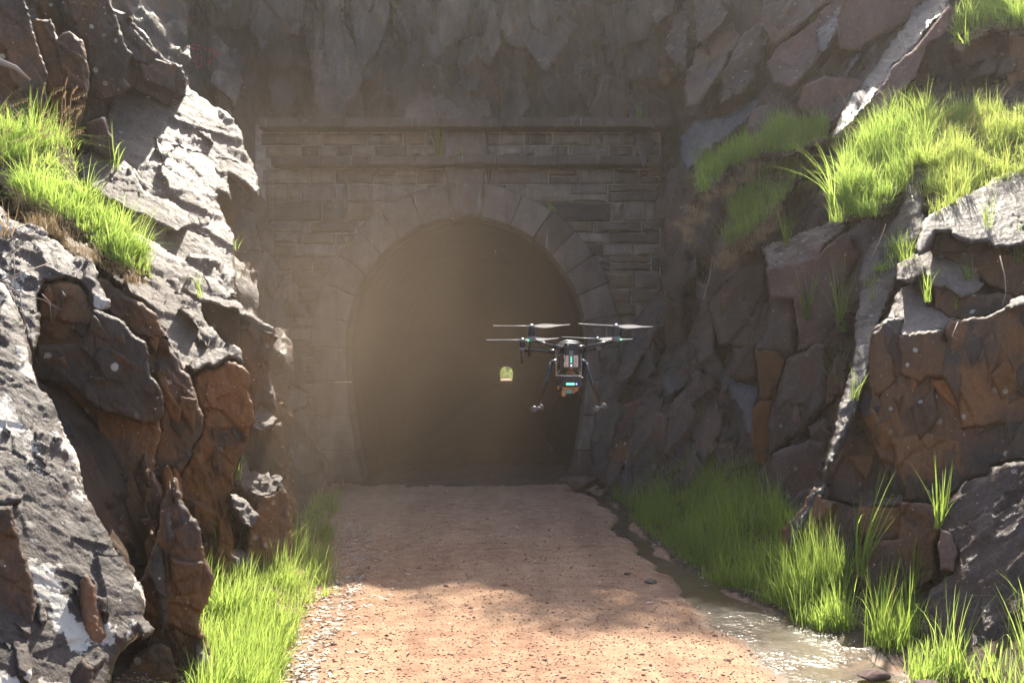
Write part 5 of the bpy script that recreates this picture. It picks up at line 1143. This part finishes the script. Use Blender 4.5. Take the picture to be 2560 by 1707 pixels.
scatter('leaf_litter', LV, LF, np.stack([xv, yv, np.maximum(gz(xv, yv), -.05)+.006], 1), S, 'litter', 'dead leaves caught along the stream bank', 'leaf litter', 6)

# small white flowers in the verge
M['petal'] = mat_plain('white_petal', (.75, .75, .72), .6)
qf = np.concatenate([poly_pts([(1600, 1230), (1760, 1285), (1930, 1380), (1990, 1480), (1800, 1420), (1660, 1320)], 90, 71)])
rf = on_ground(qf); rf[:, 2] += r.uniform(.18, .45, len(rf))
scatter('wildflowers', LV, LF, rf, (r.uniform(.006, .013, len(rf)))[:, None]*np.array([1, 2, 2]), 'petal', 'tiny white flowers dotted through the shaded verge grass', 'flowers', 7)
qf = poly_pts([(1880, 440), (1990, 430), (1960, 500), (1880, 540)], 16, 72); rf = snap(np.array([at(a, b, 14.8) for a, b in qf])); rf[:, 2] += .15
scatter('wildflowers', LV, LF, rf, (r.uniform(.007, .013, len(rf)))[:, None]*np.array([1, 2, 2]), 'petal', 'few white flowers on the lower shaded ledge', 'flowers', 8)
# seed stalks standing above the right ledge grass
V = []; F = []
for k in range(46):
    bx, by = r.uniform(2110, 2560), r.uniform(290, 400); b = Vector(hit(bx, by, 12.2)); hg = r.uniform(.25, .5); lx = r.uniform(-.12, .14)
    pts = [b+Vector((lx*t*t, -.06*t, hg*(t-.18*t**3))) for t in np.linspace(0, 1, 6)]
    for i in range(5):
        a, c = pts[i], pts[i+1]; s = Vector((.002, 0, .001)); n0 = len(V); V += [a-s, a+s, c+s, c-s]; F.append((n0, n0+1, n0+2, n0+3))
    for j in range(7):
        pp = pts[-1].lerp(pts[-2], j/7*1.5); n0 = len(V); d = Vector((r.uniform(-.01, .012), 0, -r.uniform(.01, .03))); s = Vector((.004, .002, 0)); V += [pp, pp+d*.5+s, pp+d, pp+d*.5-s]; F.append((n0, n0+1, n0+2, n0+3))
o = mesh_obj('seed_stems', [tuple(v) for v in V], F, M['dry'], None, False); tag(o, 'thin seed stalks standing above the sunlit right ledge grass', 'seed heads', kind='stuff')

# red paint scrawl on the cliff, upper left
M['red_paint'] = mat_plain('faded_red_paint', (.36, .045, .06), .7, var=.5)
G0 = lambda u, v: (440+u/13.07, 80+v/13.07)
sc0 = []
strokes = [[(820, 470), (700, 435), (530, 430), (490, 490), (560, 560), (640, 545)], [(640, 545), (790, 620), (820, 700)], [(480, 790), (550, 800), (590, 850)], [(590, 850), (530, 950), (640, 980), (710, 960)],
           [(720, 650), (710, 780), (690, 860)], [(820, 780), (830, 1000), (810, 1120), (720, 1180)], [(920, 480), (945, 560), (955, 640)], [(1115, 560), (1125, 800), (1090, 1060), (1130, 1090)],
           [(1115, 560), (1230, 620), (1390, 700), (1410, 740)], [(1410, 740), (1250, 790), (1180, 840), (1160, 960)]]
V = []; F = []
dep = bpy.context.evaluated_depsgraph_get() if False else None
for stx in strokes:
    pts = []
    for a, b in zip(stx[:-1], stx[1:]):
        for t in np.linspace(0, 1, 5)[:-1]: pts.append((a[0]+(b[0]-a[0])*t, a[1]+(b[1]-a[1])*t))
    pts.append(stx[-1])
    base = len(V)
    for i, (u, v) in enumerate(pts):
        u2, v2 = pts[min(i+1, len(pts)-1)]; u1, v1 = pts[max(i-1, 0)]; d = np.array([u2-u1, v2-v1], float); d /= np.linalg.norm(d)+1e-6; nn = np.array([-d[1], d[0]])*(16+10*math.sin(i*2.1+u))
        for s_ in (-1, 1): V.append(G0(u+nn[0]*s_, v+nn[1]*s_))
    for i in range(len(pts)-1): F.append((base+2*i, base+2*i+1, base+2*i+3, base+2*i+2))
PAINT = (V, F)
V3 = [tuple(hit(a, b, 19.9, 3)-.012*ray(a, b)) for a, b in V]
o = mesh_obj('paint_scrawl', V3, F, M['red_paint'], None, False)
o.location = (0, 0, 0); tag(o, 'faded red painted letters on the shaded cliff, upper left', 'graffiti')
GRAF = o

# ------------------------------------------------------------------ quadcopter hovering before the tunnel
M['black_shell'] = mat_plain('dark_grey_plastic', (.018, .019, .022), .3, .35)
M['carbon'] = mat_plain('glossy_carbon_tube', (.015, .015, .017), .16, .45)
M['motor'] = mat_plain('motor_black', (.018, .019, .022), .4, .3)
M['motor_band'] = mat_plain('motor_grey_band', (.11, .115, .12), .4, .5)
M['blade'] = mat_plain('pale_grey_propeller', (.75, .76, .77), .35, .5)
M['blade'] = leaf_mat('pale_grey_propeller', (.62, .63, .65), (.62, .63, .65), (.75, .76, .78), .45, .3)  # dark grey blades made pale: the sun's glint is in the colour
M['steel'] = mat_plain('bright_metal', (.55, .55, .55), .25, .5, 1.0)
M['copper_bounce'] = mat_plain('bronze_ground_reflection', (.30, .14, .06), .4, .5, .3)  # brown reflection of the ground on the underside, put into the colour
M['label'] = mat_plain('pale_pink_label', (.62, .46, .38), .6)
M['ink'] = mat_plain('label_print', (.22, .15, .12), .7)
M['green_led'] = mat_plain('green_light', (.05, .6, .25), .4, .4, 0, (.05, 1, .35), 3.0)
M['green_bar'] = mat_plain('green_status_bar', (.1, .7, .4), .4, .4, 0, (.12, 1, .42), 1.2)
M['blue_led'] = mat_plain('blue_light', (.2, .25, .9), .4, .4, 0, (.25, .3, 1), 3.0)
M['white_led'] = mat_plain('white_light', (.8, .8, .8), .4, .4, 0, (.8, .85, 1), 1.0)
M['teal'] = mat_plain('teal_lens', (.06, .22, .24), .15, .8)
M['rubber'] = mat_plain('grey_foam_foot', (.07, .07, .075), .5, .4)
S = .000595*1.0
def dp(cx, cy, y=0.0): return Vector(((cx-1165)*S, y, (560-cy)*S))
drone = tag(empty('drone', (.431, 8.15, 2.124)), 'black four rotor camera drone hovering in front of the dark tunnel', 'drone')
def dbox(name, c0, c1, y0, y1, mat, parent=drone, bev=.004, taper=1.0):
    a, b = dp(*c0), dp(*c1); bm = bmesh.new(); bmesh.ops.create_cube(bm, size=1)
    cx, cz = (a.x+b.x)/2, (a.z+b.z)/2; sx, sz = abs(b.x-a.x), abs(b.z-a.z)
    for v in bm.verts:
        k = taper if v.co.z < 0 else 1.0
        v.co = Vector((cx+v.co.x*sx*k, (y0+y1)/2+v.co.y*(y1-y0), cz+v.co.z*sz))
    if bev: bmesh.ops.bevel(bm, geom=bm.edges[:], offset=bev, segments=2, affect='EDGES', profile=.6)
    me = bpy.data.meshes.new(name); bm.to_mesh(me); bm.free(); me.materials.append(M[mat]); o = bpy.data.objects.new(name, me); COL.objects.link(o); o.parent = parent; return o
def lathe(name, c, prof_, mat, parent, seg=20, axis='Z'):
    V = []; F = []
    for r_, h in prof_:
        for k in range(seg):
            a = 2*math.pi*k/seg
            q = (r_*math.cos(a), r_*math.sin(a), h)
            if axis == 'Y': q = (q[0], q[2], q[1])
            if axis == 'X': q = (q[2], q[0], q[1])
            V.append((c[0]+q[0], c[1]+q[1], c[2]+q[2]))
    for i in range(len(prof_)-1):
        for k in range(seg): k2 = (k+1) % seg; F.append((i*seg+k, i*seg+k2, (i+1)*seg+k2, (i+1)*seg+k))
    F += [tuple(range(seg-1, -1, -1)), tuple((len(prof_)-1)*seg+k for k in range(seg))]
    return mesh_obj(name, V, F, M[mat], parent)
def shell(name, c, rx, ry, z0, z1, mat, parent, n=28, pw=3.2):
    V = []; F = []; lv = 8
    for j in range(lv):
        t = j/(lv-1); z = z0+(z1-z0)*t; k = (1-t**4)**.45 if t < 1 else .0
        k = max(k, .02)
        for i in range(n):
            a = 2*math.pi*i/n; ca, sa = math.cos(a), math.sin(a); m = (abs(ca)**pw+abs(sa)**pw)**(-1/pw)
            V.append((c[0]+rx*k*m*ca, c[1]+ry*k*m*sa, z))
    for j in range(lv-1):
        for i in range(n): i2 = (i+1) % n; F.append((j*n+i, j*n+i2, (j+1)*n+i2, (j+1)*n+i))
    F += [tuple(range(n-1, -1, -1)), tuple((lv-1)*n+i for i in range(n))]
    return mesh_obj(name, V, F, M[mat], parent)
# body: long pod with a domed lid, open rear bay and the twin battery pack
body = shell('body', (0, .20, 0), 150*S, .23, dp(0, 545).z, dp(0, 392).z, 'black_shell', drone)
dbox('rear_bay', (1092, 425), (1262, 552), -.045, .02, 'motor', body, .003)
dbox('bay_hatch', (1125, 470), (1215, 560), -.052, -.044, 'black_shell', body, .002)
tube('cable', [dp(1140, 430, -.04), dp(1130, 470, -.075), dp(1112, 540, -.08), dp(1098, 610, -.075), dp(1085, 660, -.06)], .0022, M['motor'], body, 6)
bat = dbox('battery_pack', (1058, 555), (1292, 742), -.055, .19, 'black_shell', drone, .006)
dbox('battery_spine', (1148, 520), (1200, 740), -.066, -.05, 'motor_band', bat, .002)
for (a, b) in ((1086, 1141), (1205, 1260)):
    lb = dbox('label', (a, 578), (b, 719), -.0575, -.0545, 'label', bat, 0)
    for j in range(3 if a > 1150 else 2):
        xx = a+14+j*11; dbox('print', (xx, 598), (xx+4, 668+8*j), -.0582, -.0572, 'ink', lb, 0)
    dbox('print', (a+12, 690), (a+30, 708), -.0582, -.0572, 'ink', lb, 0)
for yy_ in (603, 621, 640, 658): lathe('battery_light', dp(1175, yy_, -.067), [(.0012, -.001), (.0030, -.001), (.0030, .002), (.001, .002)], 'green_led', bat, 10, 'Y')
lathe('power_button', dp(1175, 703, -.067), [(.001, -.002), (.0055, -.002), (.0055, .002), (.001, .002)], 'white_led', bat, 12, 'Y')
# wire cage below the body
r_ = .0022
tube('cage_bar', [dp(992, 552, -.03), dp(990, 822, -.03)], r_, M['steel'], drone, 6)
tube('cage_bar', [dp(1302, 552, -.03), dp(1304, 822, -.03)], r_, M['steel'], drone, 6)
tube('cage_bar', [dp(986, 826, -.03), dp(1310, 826, -.03)], r_*1.2, M['steel'], drone, 6)
tube('cage_bar', [dp(992, 552, .16), dp(990, 822, .16)], r_, M['motor_band'], drone, 6)
tube('cage_bar', [dp(1302, 552, .16), dp(1304, 822, .16)], r_, M['motor_band'], drone, 6)
tube('cage_bar', [dp(990, 822, -.03), dp(990, 822, .16)], r_, M['steel'], drone, 6)
tube('cage_bar', [dp(1304, 822, -.03), dp(1304, 822, .16)], r_, M['steel'], drone, 6)
tube('cage_bar', [dp(1000, 805, -.02), dp(1050, 745, .0)], r_, M['steel'], drone, 6)
tube('cage_bar', [dp(1298, 805, -.02), dp(1235, 750, .0)], r_, M['steel'], drone, 6)
lathe('gimbal_mount', dp(1178, 815, .05), [(.030, 0), (.032, .012), (.024, .022), (.018, .034), (.026, .040), (.026, .048)], 'copper_bounce', drone, 18)
# scanner with its status lights
pay = dbox('scanner', (1060, 834), (1310, 966), -.02, .15, 'black_shell', drone, .010, 1.05)
dbox('status_bar', (1117, 920), (1217, 944), -.0235, -.018, 'green_bar', pay, .004)
lathe('status_light', dp(1243, 932, -.022), [(.001, -.002), (.0048, -.002), (.0048, .002), (.001, .002)], 'blue_led', pay, 12, 'Y')
lathe('side_drum', dp(1030, 905, .03), [(.022, -.018), (.028, -.012), (.028, .012), (.020, .02)], 'motor', pay, 18, 'X')
lathe('side_drum', dp(1316, 880, .03), [(.018, -.010), (.022, -.006), (.022, .008), (.016, .012)], 'motor', pay, 16, 'X')
dbox('top_plate', (1090, 826), (1290, 838), -.01, .12, 'steel', pay, .001)
cm = dbox('camera_head', (1062, 968), (1282, 1030), .0, .12, 'copper_bounce', drone, .006, .78)
dbox('lens_window', (1112, 1008), (1184, 1052), -.006, .02, 'teal', cm, .003)
dbox('camera_clamp', (1060, 1020), (1112, 1086), .0, .06, 'copper_bounce', cm, .004)
dbox('camera_clamp', (1184, 990), (1226, 1046), .0, .06, 'copper_bounce', cm, .004)
lathe('knob', dp(1022, 975, .02), [(.008, -.01), (.013, -.006), (.013, .006), (.008, .01)], 'copper_bounce', cm, 14, 'X')
# arms, motors, rotors
def blade_mesh(name, hub, R, yaw, tilt, parent):
    """two-bladed rotor at rest: thin cambered blades with a tapered, slightly swept outline"""
    V = []; F = []; n = 12
    for s in (0, math.pi):
        base = len(V)
        for i in range(n):
            t = .06+.94*i/(n-1); rr = R*t
            ch = .070*(math.sin(min(t*1.15+.12, 1)*math.pi*.62)**.8)*(1-.62*t**2.2)*(.5+.9*math.exp(-((t-.32)/.3)**2))
            if i == n-1: ch *= .25
            pit = math.radians(15-9*t); sweep = .006*math.sin(t*math.pi)
            for (u, th) in ((-.5, 0), (-.15, .0022), (.5, 0), (-.15, -.0010)):
                x = rr; y = u*ch+sweep; z = th-u*ch*math.sin(pit)+.006*t*t
                a = yaw+s; V.append((x*math.cos(a)-y*math.sin(a), x*math.sin(a)+y*math.cos(a), z))
        for i in range(n-1):
            for k in range(4): k2 = (k+1) % 4; F.append((base+4*i+k, base+4*i+k2, base+4*(i+1)+k2, base+4*(i+1)+k))
        F.append(tuple(base+k for k in range(4))); F.append(tuple(base+4*(n-1)+k for k in range(4)))
    ct, st = math.cos(tilt), math.sin(tilt)
    V = [(hub[0]+x, hub[1]+y*ct-z*st, hub[2]+y*st+z*ct) for x, y, z in V]
    return mesh_obj(name, V, F, M[mat_b], parent)
mat_b = 'blade'
TILT = -math.radians(9)
def arm(root, tip, rad, mx, my0, my1, y, mr, strip, led, yaw, propz, R):
    """carbon arm, motor pod standing on its end, rotor on top, antenna strip below"""
    a0, a1 = dp(*root), dp(*tip)
    A = tube('arm', [a0, a1], [rad, rad*.92], M['carbon'], drone, 14)
    d = (a1-a0).normalized()
    tube('arm_clamp', [a0-d*.03, a0+d*.045], [rad*1.55, rad*1.45], M['black_shell'], A, 14)
    tube('arm_hinge', [a0-d*.055, a0-d*.028], [rad*1.9, rad*1.7], M['motor_band'], A, 14)
    zt, zb = dp(mx, my0).z, dp(mx, my1).z; X_ = dp(mx, 0).x; H = zt-zb
    m = lathe('motor', (X_, y, zb), [(mr*.75, 0), (mr, .008), (mr*1.02, H*.40), (mr*.96, H*.42), (mr, H*.44), (mr, H*.93), (mr*.8, H)], 'motor', drone, 22)
    lathe('motor_collar', (X_, y, zb), [(mr*.9, .004), (mr*1.06, .008), (mr*1.06, H*.34), (mr*.9, H*.36)], 'motor_band', m, 22)
    rot = blade_mesh('propeller', (X_, y, zt+propz), R, yaw, TILT, drone)
    lathe('hub', (X_, y, zt-.004), [(mr*.55, 0), (mr*.6, .012+propz), (mr*.3, .018+propz)], 'steel', rot, 14)
    sx0, sy0, sx1, sy1 = strip
    b0, b1 = dp(sx0, sy0, y), dp(sx1, sy1, y)
    tube('antenna_strip', [b0, b1], [.0085, .0075], M['motor'], A, 8)
    if led: lathe('arm_light', dp(led[0], led[1], y-mr-.001), [(.001, -.003), (.0046, -.003), (.0046, .002), (.001, .002)], 'green_led', A, 10, 'Y')
RR = .285
arm((1055, 492, .0), (690, 392, -.05), .0150, 685, 218, 412, -.05, .0285, (660, 405, 655, 592), (643, 390), math.radians(-4), .004, RR)
arm((1275, 492, .0), (1730, 395, -.05), .0150, 1732, 218, 412, -.05, .0285, (1792, 400, 1792, 588), (1786, 382), math.radians(11), .004, RR)
arm((975, 522, .33), (590, 490, .45), .0140, 580, 366, 512, .45, .0235, (562, 505, 572, 668), None, math.radians(-7), .006, RR)
arm((1335, 500, .33), (1570, 470, .45), .0140, 1566, 352, 500, .45, .0235, (1596, 495, 1598, 660), None, math.radians(9), .006, RR)
# landing gear
def leg(pts, rad, foot, label=None):
    P = [dp(*p) for p in pts]; l = tube('landing_leg', P, rad, M['carbon'], drone, 12)
    if foot:
        f0, f1 = dp(*foot[0]), dp(*foot[1]); d = (f1-f0).normalized()
        sk = tube('foot_bar', [f0, f1], .0095, M['rubber'], l, 10)
        for c in (f0, f1):
            pr = [(.0012, -.0235)]+[(.0235*math.sin(a), -.0235*math.cos(a)) for a in np.linspace(.3, math.pi-.3, 8)]+[(.0012, .0235)]
            lathe('foot_ball', c, pr, 'rubber', sk, 16)
        tube('foot_joint', [P[-1]+Vector((0, 0, .02)), P[-1]-Vector((0, 0, .008))], .013, M['motor'], l, 10)
    return l
l1 = leg([(938, 650, -.03), (778, 1185, -.03)], .0135, ((715, 1240, -.10), (802, 1226, .09)))
l2 = leg([(1345, 650, -.03), (1530, 1180, -.03)], .0135, ((1478, 1238, -.10), (1602, 1215, .09)))
leg([(1110, 820, .30), (1005, 1190, .40)], .005, None); leg([(1285, 820, .30), (1356, 1190, .40)], .005, None)
tube('leg_bracket', [dp(935, 640, -.02), dp(1005, 628, -.02)], .006, M['steel'], l1, 8); tube('leg_bracket', [dp(1290, 630, -.02), dp(1340, 634, -.02), dp(1352, 672, -.03)], .005, M['steel'], l2, 8)
tube('leg_clamp', [dp(908, 690, -.03), dp(935, 668, -.03)], .012, M['steel'], l1, 10); tube('leg_clamp', [dp(1352, 672, -.03), dp(1382, 690, -.03)], .011, M['steel'], l2, 10)
tube('handle_bar', [dp(1008, 432, .03), dp(1060, 410, .0), dp(1112, 392, -.02), dp(1250, 408, -.02), dp(1312, 432, .03)], .006, M['steel'], body, 8)

# ------------------------------------------------------------------ beyond the exit
r = np.random.default_rng(9)
def leaf_cloud(name, cen, rad, n, size, mat, label, cat, seed, kind='stuff'):
    r = np.random.default_rng(seed); d = r.normal(0, 1, (n, 3)); d /= np.linalg.norm(d, axis=1)[:, None]
    P = np.array(cen)+d*np.array(rad)*(r.random((n, 1))**.4)
    P += .25*np.array(rad)*np.stack([vnoise(P*.35, 1), vnoise(P*.35, 2), vnoise(P*.35, 3)], 1)
    a = r.normal(0, 1, (n, 3)); b = r.normal(0, 1, (n, 3)); a /= np.linalg.norm(a, axis=1)[:, None]; b /= np.linalg.norm(b, axis=1)[:, None]
    s = size*r.uniform(.6, 1.4, (n, 1)); V = np.stack([P-a*s, P-b*s*.4, P+a*s, P+b*s*.4], 1).reshape(-1, 3)
    o = mesh_obj(name, V, np.arange(n*4).reshape(n, 4), M[mat], None, False); tag(o, label, cat, kind=kind); return o
XE = XC-1.06
leaf_cloud('far_foliage', (XE+5.5, 396, 3.0), (4.6, 6, 5), 4500, .35, 'grass', 'bright green foliage seen through the far tunnel exit', 'foliage', 1)
leaf_cloud('far_foliage', (XE-5.5, 410, 4.5), (5, 7, 6), 4000, .4, 'grassdeep', 'grey green trees beyond the far tunnel exit', 'foliage', 2)
leaf_cloud('far_foliage', (XE, 460, 6), (30, 6, 9), 9000, .8, 'grassdeep', 'distant tree mass closing the view beyond the exit', 'foliage', 3)
fp = mesh_obj('far_path', [(XE-9, 366, -.05), (XE+9, 366, -.05), (XE+9, 470, .8), (XE-9, 470, .8)], [(0, 1, 2, 3)], M['path']); tag(fp, kind='structure')

# gum trees standing on the cliff top above the picture: their crowns throw the dappled edge of the shadow
M['bark'] = mat_plain('grey_gum_bark', (.22, .18, .15), .85, var=.6)
M['gumleaf'] = leaf_mat('gum_leaves', (.05, .075, .03), (.08, .11, .045), (.14, .18, .05), .35)
def tree(x, y, z, h, cr, nleaf, seed, label):
    r = np.random.default_rng(seed); t = tag(empty('gum_tree', (x, y, z)), label, 'tree')
    P = [Vector((0, 0, -.8)), Vector((.05*h, 0, .25*h)), Vector((.02*h, .03*h, .5*h)), Vector((.08*h, .02*h, .78*h))]
    tk = tube('trunk', P, [.028*h, .022*h, .015*h, .006*h], M['bark'], t, 8)
    for k in range(6):
        a = r.uniform(0, 6.28); b0 = P[2].lerp(P[3], r.uniform(-.4, .8)); e = b0+Vector((math.cos(a)*cr*.7, math.sin(a)*cr*.7, r.uniform(.1, .3)*h))
        tube('limb', [b0, b0.lerp(e, .5)+Vector((0, 0, .04*h)), e], [.010*h, .006*h, .002*h], M['bark'], tk, 5)
    n = nleaf; cl = r.normal(0, 1, (26, 3)); cl /= np.linalg.norm(cl, axis=1)[:, None]; cl *= (r.random((26, 1))**.4)*np.array([cr, cr, cr*.6]); cl[:, 2] += h*.78
    c = cl[r.integers(0, 26, n)]+r.normal(0, cr*.17, (n, 3))
    a = r.normal(0, 1, (n, 3)); a[:, 2] -= .8; a /= np.linalg.norm(a, axis=1)[:, None]; b = r.normal(0, 1, (n, 3)); b /= np.linalg.norm(b, axis=1)[:, None]
    s = r.uniform(.05, .11, (n, 1)); V = np.stack([c-a*s, c-b*s*.22, c+a*s, c+b*s*.22], 1).reshape(-1, 3)
    mesh_obj('crown', V, np.arange(n*4).reshape(n, 4), M['gumleaf'], t, False)
TREES = [(2.6, 22.6, 11.0, 3.6, 1.5, 5200, 1, 'gum tree on the cliff top over the portal'),
         (4.7, 22.0, 10.4, 4.0, 1.5, 5200, 2, 'gum tree on the cliff top right of the portal'),
         (3.3, 22.8, 12.2, 4.2, 1.0, 1700, 4, 'thin young gum tree between the two cliff top gum trees')]

# airborne dust motes catching the light
n = 200; yv = r.uniform(5, 17, n); pxx = r.uniform(200, 1900, n); pyy = r.uniform(60, 1500, n)
P = np.stack([(pxx-CX)/FPX*yv, yv, CAM_Z-(pyy-HY)/FPX*yv], 1); P = P[P[:, 2] > .15]; n = len(P)
a = r.normal(0, 1, (n, 3)); a[:, 0] += .6; a[:, 2] -= .8; a /= np.linalg.norm(a, axis=1)[:, None]; b = np.cross(a, [0, 1, 0]); 
s = r.lognormal(0, .5, (n, 1))*.0034; V = np.stack([P-a*s, P-b*s*.3, P+a*s, P+b*s*.3], 1).reshape(-1, 3)
M['mote'] = mat_plain('pale_dust', (.8, .76, .68), .8)
o = mesh_obj('dust_motes', V, np.arange(n*4).reshape(n, 4), M['mote'], None, False); tag(o, 'tiny pale motes of dust drifting in the air', 'dust', kind='stuff')

# ------------------------------------------------------------------ air
def vol_box(name, lo, hi, dens, col, aniso, label):
    x0, y0, z0 = lo; x1, y1, z1 = hi
    V = [(x0, y0, z0), (x1, y0, z0), (x1, y1, z0), (x0, y1, z0), (x0, y0, z1), (x1, y0, z1), (x1, y1, z1), (x0, y1, z1)]
    F = [(0, 3, 2, 1), (4, 5, 6, 7), (0, 1, 5, 4), (1, 2, 6, 5), (2, 3, 7, 6), (3, 0, 4, 7)]
    N = NT(name+'_air'); v = N.n('ShaderNodeVolumePrincipled'); v.inputs['Density'].default_value = dens; v.inputs['Color'].default_value = (*col, 1); v.inputs['Anisotropy'].default_value = aniso
    o = N.n('ShaderNodeOutputMaterial'); N.l(v.outputs[0], o.inputs['Volume'])
    ob = mesh_obj(name, V, F, N.m, None, False); tag(ob, label, None, kind='stuff'); return ob
HAZE = .0012
vol_box('haze', (-420, -320, -2), (420, 920, 24), HAZE, (.95, .86, .76), .55, 'thin dusty air hanging in the cutting')
V, F = ico(3); V = V*np.array([3.2, 3.6, 3.6])
N = NT('dust_cloud_air'); v = N.n('ShaderNodeVolumePrincipled'); v.inputs['Color'].default_value = (.85, .66, .48, 1); v.inputs['Anisotropy'].default_value = .5
ps = N.pos(); sc_ = N.n('ShaderNodeVectorMath', operation='MULTIPLY'); sc_.inputs[1].default_value = (1/3.2, 1/3.6, 1/3.6); N.l(ps, sc_.inputs[0])
ln_ = N.n('ShaderNodeVectorMath', operation='LENGTH'); N.l(sc_.outputs[0], ln_.inputs[0])
fall = N.mth('MAXIMUM', N.mth('SUBTRACT', 1.0, ln_.outputs['Value']), 0.0)
dn = N.mth('MULTIPLY', N.mth('MULTIPLY', fall, N.ramp(N.noise(ps, .7, 2), [(.3, .5), (.7, 1.5)])), .033)
N.l(dn, v.inputs['Density'])
o_ = N.n('ShaderNodeOutputMaterial'); N.l(v.outputs[0], o_.inputs['Volume'])
dc = mesh_obj('dust_cloud', V, F, N.m); dc.location = (-1.9, 11.4, 1.7); tag(dc, 'warm brown dust blown up by the drone, glowing in the sun left of the arch', 'dust', kind='stuff')
for a in TREES: tree(*a)
